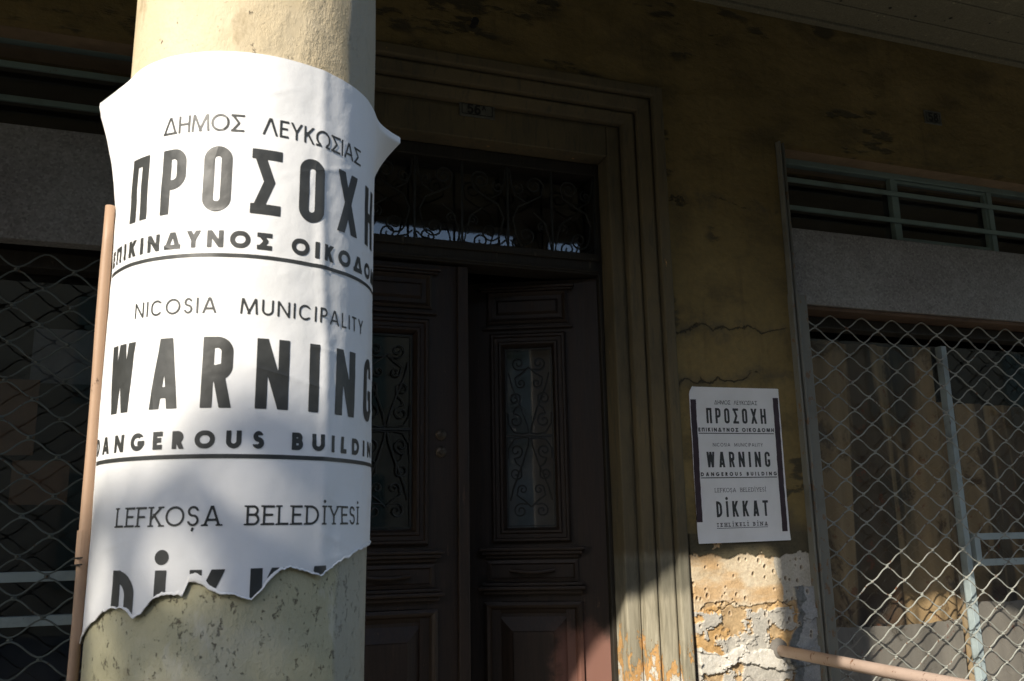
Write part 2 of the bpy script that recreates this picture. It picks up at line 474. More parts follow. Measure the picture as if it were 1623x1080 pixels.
# the bared plaster: a fine relief with layers lying over each other
def bared_patch():
    nx, nz = 230, 300
    xs = np.linspace(PX0, PX1, nx); zs = np.linspace(PZ0, PZ1, nz)
    X, Zz = np.meshgrid(xs, zs); e = Zz-EZ
    n1 = fbm(X*9, Zz*9, 6, 3); n2 = fbm(X*30, Zz*30, 5, 21); n3 = fbm(X*4, Zz*7, 5, 40); n4 = fbm(X*75, Zz*75, 4, 60)
    h = n2*.003+n4*.0018; col = np.zeros(X.shape+(3,))
    def put(mask, c): col[mask] = c if np.ndim(c) == 1 else c[mask]
    def lerp(a, b, t): return np.array(a)[None,None]*(1-t[...,None])+np.array(b)[None,None]*t[...,None]
    # deepest: rough ochre stone
    base = lerp((.34,.23,.12), (.50,.36,.20), np.clip(n2*2-.5, 0, 1)); put(np.ones_like(X, bool), base); h = h+n1*.006
    # cream-tan float coat, between -.11 and -.30, with pock marks
    lo = -.300+(n1-.5)*.07+(n2-.5)*.025; up = -.092+(n2-.5)*.022+(n1-.5)*.085
    A = (e > lo)
    tan = lerp((.47,.36,.22), (.66,.57,.42), np.clip(n3*2.2-.55, 0, 1))
    orange = np.clip((fbm(X*6+9, Zz*14, 5, 77)-.50)*7, 0, 1)
    tan = tan*(1-orange[...,None]*.75)+np.array((.50,.31,.14))*orange[...,None]*.75
    put(A, tan); h[A] += .005
    # right part of it is greyer
    G = A & (X > 2.215+(n1-.5)*.06); put(G, lerp((.40,.37,.30), (.52,.49,.42), n2)); 
    # orange and grey coats lower down
    B = (~A) & (fbm(X*7+2, Zz*11+5, 7, 90, .6) > .49) & (e > -.47+(n1-.5)*.05)
    put(B, lerp((.44,.27,.11), (.58,.39,.19), np.clip(n2*2-.5, 0, 1))); h[B] += .004
    Cg = (~A) & (fbm(X*9+5, Zz*11+1, 7, 123, .62) > .53) & (e < -.31)
    put(Cg, lerp((.38,.36,.31), (.50,.47,.41), n2)); h[Cg] += .007
    # white skim: a broad ragged sheet
    D = (e < -.462+(n1-.5)*.10+(n2-.5)*.02) & (e > -.530+(fbm(X*8, Zz*3, 7, 150, .6)-.5)*.14)
    put(D, lerp((.52,.49,.42), (.66,.63,.56), np.clip(n3*2-.5, 0, 1))); h[D] += .010
    # grey cement repair beside the shop jamb
    edge = 2.268+(n1-.5)*.10-np.clip(-.30-e, 0, .2)*.18
    E = (X > edge) & (e < -.235+(n2-.5)*.03)
    put(E, lerp((.24,.25,.25), (.38,.39,.39), n2)); h[E] += .012
    dk = E & (X < edge+.012+.05*n2) ; put(dk, lerp((.10,.11,.11), (.22,.23,.23), n4))
    # pock marks
    rs = np.random.RandomState(5)
    for i in range(58):
        cx = rs.uniform(PX0+.02, PX1-.03); cz = rs.uniform(-.30, -.12) if i < 46 else rs.uniform(-.44, -.30)
        r = rs.uniform(.0030, .0080)
        dd = np.hypot(X-cx, (e-cz)*.75)/r
        h = h-np.clip(1-dd, 0, 1)**.6*.009
        k = np.clip(1.2-dd, 0, 1)[...,None]*.9; col = col*(1-k)+np.array((.13,.085,.05))*k
        rim = np.exp(-((dd-1.25)/.25)**2)[...,None]*.35; col = col*(1-rim)+np.array((.72,.62,.46))*rim; h = h+rim[...,0]*.003
    # cracks
    for seed, z0, x0, x1 in ((7, -.300, 1.87, 2.30), (9, -.395, 1.86, 2.02), (11, -.565, 1.84, 2.25)):
        line = z0+(fbm(X*14, X*0+seed, 6, seed, .6)-.5)*.08
        k = np.exp(-((e-line)/.0016)**2)*((X > x0) & (X < x1))*sstep(.42, .55, fbm(X*25, X*0+seed*2, 3, seed)); h = h-k*.007; col = col*(1-k[...,None]*.8)
    # the upper limewash still hangs over it with a ragged lower edge
    T = e > up+.004*np.sin(X*60)
    T &= ~((fbm(X*22, Zz*22, 4, 200) > .67) & (e < up+.05))
    put(T, lerp((.060,.056,.038), (.115,.095,.055), n2)); h[T] = .013+n2[T]*.002
    # dark open joint against the door surround
    J = X < PX0+.014+.012*sstep(-.1, -.6, e)+(n1-.5)*.012; h[J] = -.020; col[J] = (.045,.032,.024)
    h = h-.014
    V = np.stack([X-house.location[0], (YW-h)-YW, Zz], -1).reshape(-1, 3)
    idx = np.arange(nx*nz).reshape(nz, nx)
    F = np.stack([idx[:-1,:-1], idx[:-1,1:], idx[1:,1:], idx[1:,:-1]], -1).reshape(-1, 4)
    me = bpy.data.meshes.new('bared_plaster'); me.from_pydata(V.tolist(), [], F.tolist())
    a = me.color_attributes.new('paint', 'FLOAT_COLOR', 'POINT')
    c4 = np.ones((nx*nz, 4)); c4[:, :3] = np.clip(col, 0, 1).reshape(-1, 3); a.data.foreach_set('color', c4.ravel())
    me.materials.append(M['layers']); o = bpy.data.objects.new('bared_plaster', me); S.collection.objects.link(o); o.parent = house
    for p in me.polygons: p.use_smooth = True
    o['label'] = 'pitted orange, cream and white plaster layers bared low on the wall'
bared_patch()

# moulded surround of the doorway: stepped bands, mitred at the corners
sm = MB()
prof = [(0, YW+.012), (0, YW-.010), (.006, YW-.014), (.040, YW-.012), (.046, YW-.008), (.047, YW+.020), (.052, YW+.022), (.055, YW+.010), (.062, YW+.008), (.100, YW+.018), (.108, YW+.022), (.109, YW+.052), (.114, YW+.054), (.117, YW+.040), (.124, YW+.038), (.156, YW+.052), (.163, YW+.058), (.164, YW+.090), (.170, YW+.092), (.173, YW+.081), (.179, YW+.080)]
sm.rect_sweep(OUTL, OUTR, 0, OUTT, prof, open_bottom=True)
o = sm.build('door_surround', M['surround'], house, bevel=.0015)
# inner pilaster strips and the lintel face that carries the number
ix0, ix1 = OUTL+.179, OUTR-.179; it = OUTT-.179
pm = MB(); pm.box(ix1-.04, ix1+.012, YW+.050, YW+.34, 0, it); pm.v = []; pm.f = []
pm.box(DX1, ix1+.004, YW+.080, YW+.215, 0, it+.004).build('pilaster', M['surround'], house, bevel=.006)
MB().box(ix0-.004, DX0, YW+.080, YW+.215, 0, it+.004).build('pilaster', M['surround'], house, bevel=.006)
MB().box(DX0+.001, DX1-.001, YW+.083, YW+.215, DT, it+.004).build('lintel', M['surround'], house, bevel=.005)

# the bolt stub over the door
b = empty('wall_bolt', at(748, 43, YW), 'dark rusted bolt stub in a chipped hole above the doorway', 'bolt')
x, y, z = at(748, 43, YW)
MB().lathe((x, y+.002, z), (0,-1,0), [(0, .030), (.006, .028), (.010, .016)], 14).build('plaster_collar', M['lime'], b, smooth=True)
MB().lathe((x, y-.006, z), (0,-1,0), [(0, .012), (.03, .012), (.034, .017), (.046, .015)], 8).build('bolt', M['black'], b)

# ceiling boards of the porch (boards run along the house)
roof = empty('porch_roof', (1, 1.8, WT), 'boarded porch roof over the pavement, pale boards pitted with nail holes', 'roof')
ys = [3.10, 3.045, 2.915, 2.735, 2.555, 2.375, 2.195, 2.015, 1.835, 1.655, 1.475, 1.295, 1.115, .935, .80]
rs = random.Random(3)
for i, (a, c) in enumerate(zip(ys, ys[1:])):
    cuts = [-8] + ([] if i == 0 else [rs.uniform(-3, -1), rs.uniform(.3, 3.0)+i*.1, rs.uniform(4.2, 6)]) + [9]
    for x0, x1 in zip(cuts, cuts[1:]):
        dz = rs.uniform(-.002, .003) - (.012 if i == 0 else 0)
        MB().box(x0+.0015, x1-.0015, c+.002, a-.002, WT+dz, WT+.03).build('ceiling_board', M['plank'], roof, bevel=.002)
nh = MB()
for i in range(150):
    x = rs.uniform(-1, 5.2); yb = rs.choice(ys[1:8]); y = yb-rs.uniform(.02, .10)
    nh.lathe((x, y, WT-.0012), (0,0,-1), [(0, rs.uniform(.003,.009)), (.0012, .002)], 7)
o = nh.build('nail_holes', M['black'], roof); o['kind'] = 'stuff'
MB().box(-8, 9, .60, 3.40, WT+.035, WT+.25).build('roof_slab', M['kerb'], roof)
# added unseen canvas strip, its lower edge shaped to cast the wall's shadow line
val = [(-8, 1.0), (-2.5, 1.05), (-2.15, 1.5), (-1.78, 1.72), (-1.53, 2.05), (-1.40, 2.17), (-1.25, 2.205), (-1.05, 2.225), (-.87, 2.255), (-.55, 2.285), (-.28, 2.27), (-.08, 2.28), (.10, 2.38), (.24, 2.48), (.34, 2.46), (.55, 2.33), (.81, 2.22), (1.2, 2.20), (9, 2.20)]
vm = MB()
pts = []
for (a, za), (c, zc) in zip(val, val[1:]):
    k = max(1, int((c-a)/.06)) if abs(a) < 3 else 4
    for j in range(k):
        t = j/k; pts.append((a+(c-a)*t, za+(zc-za)*t))
pts.append(val[-1])
nrow = 6
for x, zb in pts:
    zb += .005*math.sin(x*19)+.003*math.sin(x*47)
    for j in range(nrow+1):
        z = Z(zb)+(Z(2.66)-Z(zb))*j/nrow
        vm.v.append((x, .60+.012*math.sin(x*7)*(1-j/nrow), z))
for i in range(len(pts)-1):
    for j in range(nrow):
        a = i*(nrow+1)+j; vm.f.append((a, a+nrow+1, a+nrow+2, a+1))
caster = vm.build('shadow_strip', M['canvas'], org=(1, .6, Z(2.6)), smooth=True)
caster.modifiers.new('solid', 'SOLIDIFY').thickness = .003
tag(caster, 'added unseen canvas strip along the porch roof edge, cut to cast the shadow line on the wall', 'awning')

# ------------------------------------------------------------------ wrought iron scrolls
def spiral(cx, cz, r, a0, turns, sgn, r1=.18, n=26):
    out = []
    for i in range(n+1):
        t = i/n; a = a0+sgn*turns*2*math.pi*t; q = r*((1-t)+r1*t)
        out.append((cx+q*math.cos(a), cz+q*math.sin(a)))
    return out
def scroll(mb, pts, y, r=.0032):
    mb.tube([(x, y, z) for x, z in pts], r, 5)

def panel_scrolls(mb, cx, z0, z1, w, y):     # ironwork of one door glass: two mirrored halves about a bar
    zm = (z0+z1)/2; h = (z1-z0)/2
    mb.box(cx-w/2, cx+w/2, y-.004, y+.004, zm-.004, zm+.004)
    for s in (1, -1):
        Zf = lambda f: zm+s*f*h
        for d in (1, -1):
            r = w*.15
            # outer pair of scrolls at the end
            scroll(mb, [(cx+d*p[0], zm+s*p[1]) for p in [(.0, h*.79), (w*.06, h*.76)]+[(x, z) for x, z in reversed(spiral(w*.22, h*.83, r, -1.9, 1.4, 1))][::-1]], y)
            # heart under it
            scroll(mb, [(cx+d*p[0], zm+s*p[1]) for p in [(0, h*.79), (w*.14, h*.72), (w*.30, h*.66)]+spiral(w*.17, h*.60, w*.11, .2, 1.3, -1)], y)
            # long diagonals
            scroll(mb, [(cx+d*p[0], zm+s*p[1]) for p in [(w*.44, h*.72), (w*.36, h*.56), (w*.16, h*.30), (w*.05, h*.12), (w*.02, h*.03)]], y)
            # side scrolls, S-shaped
            scroll(mb, [(cx+d*p[0], zm+s*p[1]) for p in list(reversed(spiral(w*.31, h*.42, w*.13, 2.6, 1.25, -1)))+[(w*.20, h*.35), (w*.30, h*.31)]+spiral(w*.30, h*.17, w*.155, 1.3, 1.3, 1)], y)
            scroll(mb, [(cx+d*p[0], zm+s*p[1]) for p in [(w*.02, h*.03), (w*.16, h*.02), (w*.34, h*.04), (w*.46, h*.14), (w*.47, h*.26)]], y)
    mb.rect_sweep(cx-w/2, cx+w/2, z0, z1, [(0, y-.003), (.004, y-.003), (.004, y+.003)])

# ------------------------------------------------------------------ the double door
YD = 3.275
door = empty('double_door', (.955, YD, .1), 'dark brown panelled double door, right leaf ajar, scrolled iron over its glass', 'door')
HX0, HX1, CX = .360, 1.552, .955
LT = Z(1.045)
fr = MB()
fr.box(DX0, HX0, YD-.02, YD+.10, .14, DT-.002); fr.box(HX1, DX1, YD-.02, YD+.10, .14, DT-.002)
fr.box(HX0, HX1, YD-.02, YD+.10, Z(1.50), DT-.002)
fr.build('door_frame', M['doorold'], door, bevel=.004)
rl = MB(); rl.box(HX0, HX1, YD-.028, YD+.10, Z(1.052), Z(1.128)); rl.box(HX0, HX1, YD-.042, YD-.028, Z(1.108), Z(1.140)); rl.box(HX0, HX1, YD-.036, YD-.028, Z(1.060), Z(1.072))
rl.build('transom_rail', M['doorold'], door, bevel=.004)
MB().box(DX0+.001, DX1-.001, 3.13, 3.6, 0, .14).build('threshold', M['kerb'], door, bevel=.008)
tp = MB(); tp.quad((HX0, YD+.05, Z(1.128)), (HX1, YD+.05, Z(1.128)), (HX1, YD+.05, Z(1.50)), (HX0, YD+.05, Z(1.50)))
tp.build('transom_glass', M['glass'], door)
tg = MB()
zb, zt = Z(1.142), Z(1.496); bw = (HX1-HX0)/6
for k in range(7):
    x = HX0+.004+k*(HX1-HX0-.008)/6; tg.box(x-.004, x+.004, YD-.014, YD-.006, zb-.01, zt)
for k in range(6):
    cx = HX0+bw*(k+.5); s = 1 if k % 2 else -1; y = YD-.01; hh = zt-zb
    T = lambda P: [(cx+s*a*bw, zb+bb*hh) for a, bb in P]
    def sp(ax, az, rr, a0, turns, sg):       # a spiral, round in real units
        return [((x-cx)/bw*s, (z-zb)/hh) for x, z in spiral(cx+s*ax*bw, zb+az*hh, rr, a0 if s > 0 else math.pi-a0, turns, sg*s)]
    scroll(tg, T(sp(.10, .17, .042, 0.0, 1.6, -1)[::-1]), y, .0038)
    scroll(tg, T([(.32, .17), (.40, .36), (.28, .52), (.0, .60), (-.24, .68)]+sp(-.10, .80, .040, 3.0, 1.5, -1)), y, .0038)
    scroll(tg, T([(-.46, .02), (-.40, .20), (-.30, .36), (-.06, .46)]), y, .0034)
    scroll(tg, T(sp(-.28, .30, .024, -1.0, 1.4, 1)), y, .003)
    scroll(tg, T([(.46, .98), (.42, .80), (.34, .66), (.10, .58)]), y, .0034)
    scroll(tg, T(sp(.28, .74, .026, 2.0, 1.4, 1)), y, .003)
    scroll(tg, T([(-.46, .02), (-.2, .005), (.1, .01), (.34, .04), (.46, .10)]), y, .0036)
tg.build('transom_grille', M['iron'], door)

def leaf(hinge, s, ang, label=None):         # local frame: x runs from the hinge to the meeting edge
    W = .592
    me = MB(); zb, zt = .15, LT
    gz0, gz1 = Z(.016), Z(.758); gx0, gx1 = .200, .400
    T = .045
    # stiles and rails around the openings
    me.box(.002, gx0-.03, 0, T, zb, zt); me.box(gx1+.03, W, 0, T, zb, zt)
    me.box(gx0-.03, gx1+.03, 0, T, gz1+.03, zt); me.box(gx0-.03, gx1+.03, 0, T, Z(-.27), gz0-.03); me.box(gx0-.03, gx1+.03, .02, T, zb, Z(-.27))
    me.v = [(s*x, y, z) for x, y, z in me.v]
    off = (hinge, YD, 0)
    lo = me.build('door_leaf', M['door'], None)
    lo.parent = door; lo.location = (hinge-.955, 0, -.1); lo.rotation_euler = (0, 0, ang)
    if label: lo['label'] = label
    def sub(mb, name, mat, bevel=0, smooth=False):
        mb.v = [(s*x, y, z) for x, y, z in mb.v]
        o = mb.build(name, mat, None, smooth=smooth, bevel=bevel); recalc(o); o.parent = lo; return o
    a = MB(); a.rect_sweep(gx0-.060, gx1+.060, gz0-.060, gz1+.060, [(0, 0), (0, -.012), (.008, -.020), (.016, -.020), (.020, -.010), (.034, -.010), (.040, -.018), (.048, -.018), (.056, -.004), (.060, .008), (.060, .03)])
    sub(a, 'glass_frame', M['door'])
    p = MB(); p.quad((gx0-.004, .026, gz0-.004), (gx1+.004, .026, gz0-.004), (gx1+.004, .026, gz1+.004), (gx0-.004, .026, gz1+.004)); sub(p, 'glass_pane', M['glass'])
    if s < 0:
        c = MB(); c.quad((gx0-.02, .075, gz0-.02), (gx1+.02, .075, gz0-.02), (gx1+.02, .075, gz1+.02), (gx0-.02, .075, gz1+.02)); sub(c, 'lace_curtain', M['greycard'])
    gr = MB(); panel_scrolls(gr, (gx0+gx1)/2, gz0+.004, gz1-.004, gx1-gx0-.006, .010); sub(gr, 'iron_grille', M['iron'])
    # upper moulded field
    u0, u1 = .118, .482
    t = MB()
    t.rect_sweep(u0+.01, u1-.01, Z(.86), Z(1.005), [(0, 0), (0, -.008), (.010, -.014), (.018, -.008), (.024, -.002), (.040, -.002), (.050, -.012)], fill=True); sub(t, 'top_panel', M['door'])
    t = MB(); t.box(u0-.02, u1+.02, -.030, 0, Z(1.010), Z(1.022)); t.box(u0-.012, u1+.012, -.022, 0, Z(1.000), Z(1.010)); t.box(u0-.01, u1+.01, -.016, 0, Z(.836), Z(.848)); sub(t, 'cornice_moulding', M['door'], .003)
    # shelf moulding, small drawer-like field, ledge
    t = MB(); t.box(u0-.03, u1+.03, -.042, 0, Z(-.075), Z(-.062)); t.box(u0-.02, u1+.02, -.032, 0, Z(-.090), Z(-.075)); t.box(u0-.008, u1+.008, -.016, 0, Z(-.104), Z(-.090)); sub(t, 'shelf_moulding', M['door'], .004)
    t = MB(); t.rect_sweep(u0, u1, Z(-.196), Z(-.112), [(0, 0), (0, -.010), (.012, -.012), (.018, -.004)], fill=True); t.tube([(.21+.18*k/10, -.020-.010*math.sin(math.pi*k/10), Z(-.150)-.008*math.sin(math.pi*k/10)) for k in range(11)], .008, 8); sub(t, 'middle_panel', M['door'])
    t = MB(); t.box(u0-.03, u1+.03, -.044, 0, Z(-.226), Z(-.212)); t.box(u0-.018, u1+.018, -.030, 0, Z(-.212), Z(-.198)); t.box(u0-.016, u1+.016, -.026, 0, Z(-.242), Z(-.226)); sub(t, 'ledge_moulding', M['door'], .004)
    t = MB(); t.rect_sweep(u0-.012, u1+.012, .22, Z(-.272), [(0, 0), (0, -.016), (.012, -.022), (.022, -.014), (.030, 0), (.046, .012), (.058, .012), (.110, -.012), (.114, -.016)], fill=True); sub(t, 'lower_panel', M['door'])
    return lo, sub
# The joint ORG bookkeeping of parts under a turned leaf is skipped: they are modelled in the leaf's own frame
LL, subL = leaf(HX0, 1, 0)
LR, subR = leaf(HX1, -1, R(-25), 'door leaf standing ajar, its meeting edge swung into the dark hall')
a = MB(); a.box(.5725, .6165, -.022, 0, .15, LT-.004); subL(a, 'astragal', M['door'], .005)
for zz in (.367, .302):
    k = MB(); k.lathe((.509, 0, Z(zz)), (0,-1,0), [(0, .021), (.006, .021), (.009, .017), (.012, .009), (.015, .008)], 20); subL(k, 'lock_cylinder', M['brass'], smooth=False)
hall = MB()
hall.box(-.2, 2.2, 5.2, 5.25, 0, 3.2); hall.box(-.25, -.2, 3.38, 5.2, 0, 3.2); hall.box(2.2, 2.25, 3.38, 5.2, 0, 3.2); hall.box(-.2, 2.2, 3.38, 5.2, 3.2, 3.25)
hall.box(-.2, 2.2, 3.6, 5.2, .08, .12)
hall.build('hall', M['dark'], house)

# ------------------------------------------------------------------ number plates
def digit_strokes(ch):
    if ch == '5': return [[(.9,1),(.2,1),(.12,.56),(.5,.64),(.85,.52),(.92,.3),(.75,.06),(.4,0),(.08,.12)]]
    if ch == '6': return [[(.85,.92),(.5,1),(.2,.8),(.08,.4),(.15,.1),(.5,0),(.85,.12),(.92,.34),(.75,.56),(.45,.6),(.15,.45)]]
    if ch == '8': return [[(.5,.54),(.18,.66),(.15,.86),(.5,1),(.85,.86),(.82,.66),(.5,.54),(.12,.38),(.08,.12),(.5,0),(.92,.12),(.88,.38),(.5,.54)]]
    if ch == 'A': return [[(0,0),(.5,1),(1,0)],[(.2,.36),(.8,.36)]]
def ribbons(mb, strokes, x, z, w, h, t, y):
    for st in strokes:
        P = [(x+a*w, z+b*h) for a, b in st]
        for i, (a, b) in enumerate(zip(P, P[1:])):
            dx, dz = b[0]-a[0], b[1]-a[1]; q = math.hypot(dx, dz); nx, nz = -dz/q*t/2, dx/q*t/2; ex, ez = dx/q*t*.25, dz/q*t*.25; yy = y-.00008*i
            mb.quad((a[0]-nx-ex, yy, a[1]-nz-ez), (b[0]-nx+ex, yy, b[1]-nz+ez), (b[0]+nx+ex, yy, b[1]+nz+ez), (a[0]+nx-ex, yy, a[1]+nz-ez))
def plate(pc, ww, hh, txt, label, suffix=None):
    x, y, z = pc
    e = empty('number_plate', (x, y, z), label, 'number plate')
    m = MB(); m.rect_sweep(x-ww/2, x+ww/2, z-hh/2, z+hh/2, [(0, y+.001), (0, y-.003), (.006, y-.004), (.007, y-.003)], fill=True)
    recalc(m.build('plate', M['white'], e))
    d = MB(); d.rect_sweep(x-ww/2+.009, x+ww/2-.009, z-hh/2+.009, z+hh/2-.009, [(0, y-.0036), (.0035, y-.0036)])
    cw = hh*.34; x0 = x-(cw*2+hh*.10)/2-(.10*ww if suffix else 0)
    for i, ch in enumerate(txt): ribbons(d, digit_strokes(ch), x0+i*(cw+hh*.12), z-hh*.27, cw, hh*.56, hh*.13, y-.004)
    if suffix: ribbons(d, digit_strokes(suffix), x0+2*(cw+hh*.12)+.002, z+hh*.02, cw*.6, hh*.30, hh*.06, y-.004)
    d.build('numerals', M['black'], e)
plate((lambda p: (p[0], p[1], p[2]-.014))(at(756, 170, YW+.078)), .150, .066, '56', 'small house number plate reading 56 on the lintel over the double door', 'A')
plate(at(1478, 187, YW-.002), .105, .070, '58', 'faded little number plate on the bare wall above the shop window vent')

# ------------------------------------------------------------------ shop windows
def grille(x0, x1, z0, z1, y, label, phx, phz, mat='wire'):
    e = empty('security_grille', ((x0+x1)/2, y, z0), label, 'security grille', 'wavy wire grilles over the shop windows')
    pw, ph = .1745, .0622; k = 0; z = z1-.018-phz
    while z > z0+.02:
        s = 1 if k % 2 else -1
        pts = []
        n = int((x1-x0)/(pw/12))
        for i in range(n+1):
            x = x0+(x1-x0)*i/n; t = (x-phx)/pw
            tri = 2*abs((t % 1)-.5)*2-1              # -1..1 triangle
            v = math.tanh(tri*1.9)/math.tanh(1.9)*.55+tri*.45
            jig = .0012*math.sin(x*37+k*5)
            pts.append((x, y+.003*s+.002*math.sin(x*3+k), z+s*v*(ph/2-.0035)+jig))
        mb = MB(); mb.tube(pts, .0030, 6)
        # twisted ties where this wire's valleys sit on the next wire's peaks
        t0 = math.ceil((x0-phx)/pw*2)/2
        x = phx+t0*pw
        while x < x1:
            tri = 2*abs((((x-phx)/pw) % 1)-.5)*2-1
            if s*tri < 0:
                mb.tube([(x-.006, y, z-ph/2-.001), (x, y-.006, z-ph/2), (x+.006, y, z-ph/2+.001)], .0042, 5)
            x += pw/2
        mb.build('wire', M[mat], e)
        z -= ph; k += 1
    return e

# right shop window
shop = empty('shop_window', (3.8, YW, 0), 'right hand shop window, mint steel vent bars over a grey speckled panel, stained curtains behind', 'shop window')
YG = 3.20
JZ = Z(.985)
def jamb(x0, s, z0, z1, wide):               # folded steel channel: ridges and grooves, x grows into the opening
    prof = [(0, .004), (.008, -.020), (.014, -.020), (.020, .010), (.030, .012), (.034, -.004), (.042, -.008), (.048, .0)] if not wide else \
           [(0, .004), (.006, -.026), (.014, -.028), (.019, -.004), (.027, .010), (.031, .008), (.034, -.014), (.040, -.020), (.046, -.018), (.052, -.010), (.090, -.012), (.096, -.006), (.096, .10)]
    m = MB()
    for (a, ya), (b, yb) in zip(prof, prof[1:]):
        m.quad((x0+s*a, YW+ya, z0), (x0+s*b, YW+yb, z0), (x0+s*b, YW+yb, z1), (x0+s*a, YW+ya, z1))
    xa = x0+s*prof[-1][0]; m.quad((xa, YW+prof[-1][1], z0), (xa, YG+.15, z0), (xa, YG+.15, z1), (xa, YW+prof[-1][1], z1))
    return m
recalc(jamb(SX0+.002, 1, Z(.985), ST, False).build('upper_jamb', M['jamb'], shop))
o = recalc(jamb(SX0-.006, 1, 0, Z(.985), True).build('lower_jamb', M['jamb'], shop)); o['label'] = 'thicker ridged lower part of the jamb'
MB().box(SX0+.002, SX0+.098, YW+.015, YG+.15, Z(.975), Z(.985)).build('jamb_cap', M['jamb'], shop)
def vent(parent, x0, x1, zs, muls, y, casement=None):
    # zs: sill, bar, bar, head
    fm = MB(); fm.box(x0, x1, y-.012, y+.03, zs[0]-.028, zs[0]+.002); fm.box(x0, x1, y-.022, y-.012, zs[0]-.030, zs[0]-.016)
    fm.box(x0, x1, y-.012, y+.03, zs[3]-.004, zs[3]+.030); fm.build('vent_frame', M['mint'], parent, bevel=.002)
    for z in zs[1:3]: MB().box(x0, x1, y-.026, y-.013, z-.011, z+.011).build('vent_bar', M['mint'], parent, bevel=.002)
    for x in muls: MB().box(x-.016, x+.016, y-.011, y+.02, zs[0]+.002, zs[3]-.004).build('mullion', M['mint'], parent, bevel=.002)
    if casement:
        a, b = casement; c = MB(); c.rect_sweep(a, b, zs[0]+.006, zs[3]-.008, [(0, y+.018), (0, y-.004), (.014, y-.004), (.014, y+.018)]); c.build('vent_sash', M['mint'], parent)
    p = MB(); p.quad((x0, y+.022, zs[0]), (x1, y+.022, zs[0]), (x1, y+.022, zs[3]), (x0, y+.022, zs[3])); p.build('vent_glass', M['glass'], parent)
YV = 3.22
zs = [at(1400, 380, YV)[2], at(1400, 350, YV)[2], at(1400, 308, YV)[2], at(1260, 262, YV)[2]]
m1, m2 = at(1417, 330, YV)[0], at(1570, 350, YV)[0]
vent(shop, SX0+.05, SX1, zs, [m1, m2, m2+(m2-m1)], YV, (m1+.017, m2-.017))
MB().box(SX0+.05, SX1, YW+.045, YG+.15, zs[3]+.032, ST-.001).build('soffit', m_plain('tan_soffit', (.24,.17,.10), .85, 0, .25, 9, .002), shop)
PB = at(1400, 492, YW+.045)[2]
MB().box(SX0+.052, SX1, YW+.045, YG-.012, PB, zs[0]-.032).build('terrazzo_panel', M['terrazzo'], shop, bevel=.003)
MB().box(SX0+.098, SX1, YW+.060, YG+.13, PB-.018, PB-.002).build('panel_edge', M['card'], shop)
MB().box(SX0+.098, SX1, YG+.045, YG+.13, PB-.07, PB-.020).build('window_head', M['doorold'], shop, bevel=.003)
YF = 3.33
mx = at(1521, 800, YF)[0]
MB().box(mx-.016, mx+.016, YF-.02, YF+.02, .02, PB-.102).build('window_post', M['mintpale'], shop, bevel=.002)
c = MB(); c.rect_sweep(mx+.045, mx+.60, Z(-.196), Z(-.046), [(0, YF+.01), (0, YF-.02), (.030, YF-.022), (.030, YF+.01)]); c.build('pivot_sash', M['mintpale'], shop)
p = MB(); p.quad((SX0+.098, YF+.012, 0), (SX1, YF+.012, 0), (SX1, YF+.012, PB-.1), (SX0+.098, YF+.012, PB-.1)); p.build('window_pane', M['glass'], shop)
def curtain(x0, x1, y, z0, z1, amp, lam, seed, gap=None):
    n = int((x1-x0)/.008); mb = MB(); rr = np.random.RandomState(seed); ph = rr.rand(4)*6
    rows = 14
    for i in range(n+1):
        x = x0+(x1-x0)*i/n
        for j in range(rows+1):
            t = j/rows; z = z0+(z1-z0)*t
            u = x*2*math.pi/lam+ph[0]+.9*math.sin(x*3.1+ph[1])+.25*math.sin(z*2+ph[2])
            f = math.sin(u)*.75+.25*math.sin(u*2.7+ph[3])
            mb.v.append((x+.02*math.sin(z*3+x*5+ph[3])*(1-t), y+amp*f*(1-.35*t)+.012*math.sin(x*9+z*2), z))
    for i in range(n):
        for j in range(rows):
            a = i*(rows+1)+j; mb.f.append((a, a+rows+1, a+rows+2, a+1))
    return mb
for (a, b, yy, lam, sd, ztop, mt) in ((2.50, 3.46, 3.43, .27, 5, PB-.09, 'curtain'), (3.47, 4.25, 3.46, .22, 8, Z(.60), 'curtain'), (4.27, 5.3, 3.45, .25, 9, PB-.12, 'curtain')):
    curtain(a, b, yy, .10, ztop, .034, lam, sd).build('curtain', M[mt], shop, smooth=True)
def sheet_of_card(x0, x1, z0, z1, y, seed):     # a warped, ragged-topped sheet leaning against the glass
    m = MB(); n, k = 40, 14; rr = random.Random(seed)
    for i in range(n+1):
        x = x0+(x1-x0)*i/n; top = z1+.008*math.sin(x*5+seed)+rr.uniform(-.003, .003)
        for j in range(k+1):
            z = z0+(top-z0)*j/k; m.v.append((x, y+.012*math.sin(x*5+z*3+seed), z))
    for i in range(n):
        for j in range(k):
            a = i*(k+1)+j; m.f.append((a, a+k+1, a+k+2, a+1))
    return m
sheet_of_card(2.62, 3.42, .02, Z(-.44), 3.372, 2).build('grey_board', M['cloth'], shop)
sheet_of_card(3.44, 5.3, .02, Z(-.36), 3.368, 5).build('grey_board', M['cloth'], shop)
rb = MB()
def room(mb, x0, x1, d):
    mb.box(x0, x1, 3.38+d, 3.43+d, 0, 3.2); mb.box(x0-.05, x0, 3.381, 3.38+d, 0, 3.2); mb.box(x1, x1+.05, 3.381, 3.38+d, 0, 3.2); mb.box(x0, x1, 3.381, 3.38+d, 3.2, 3.25); mb.box(x0, x1, 3.38, 3.38+d, -.04, .01)
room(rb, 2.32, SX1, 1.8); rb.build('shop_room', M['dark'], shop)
grille(SX0+.094, SX1, .02, PB-.02, YG, 'wavy wire grille over the right hand shop window, sunlit at its lower end', at(1341, 512, YG)[0], .012)

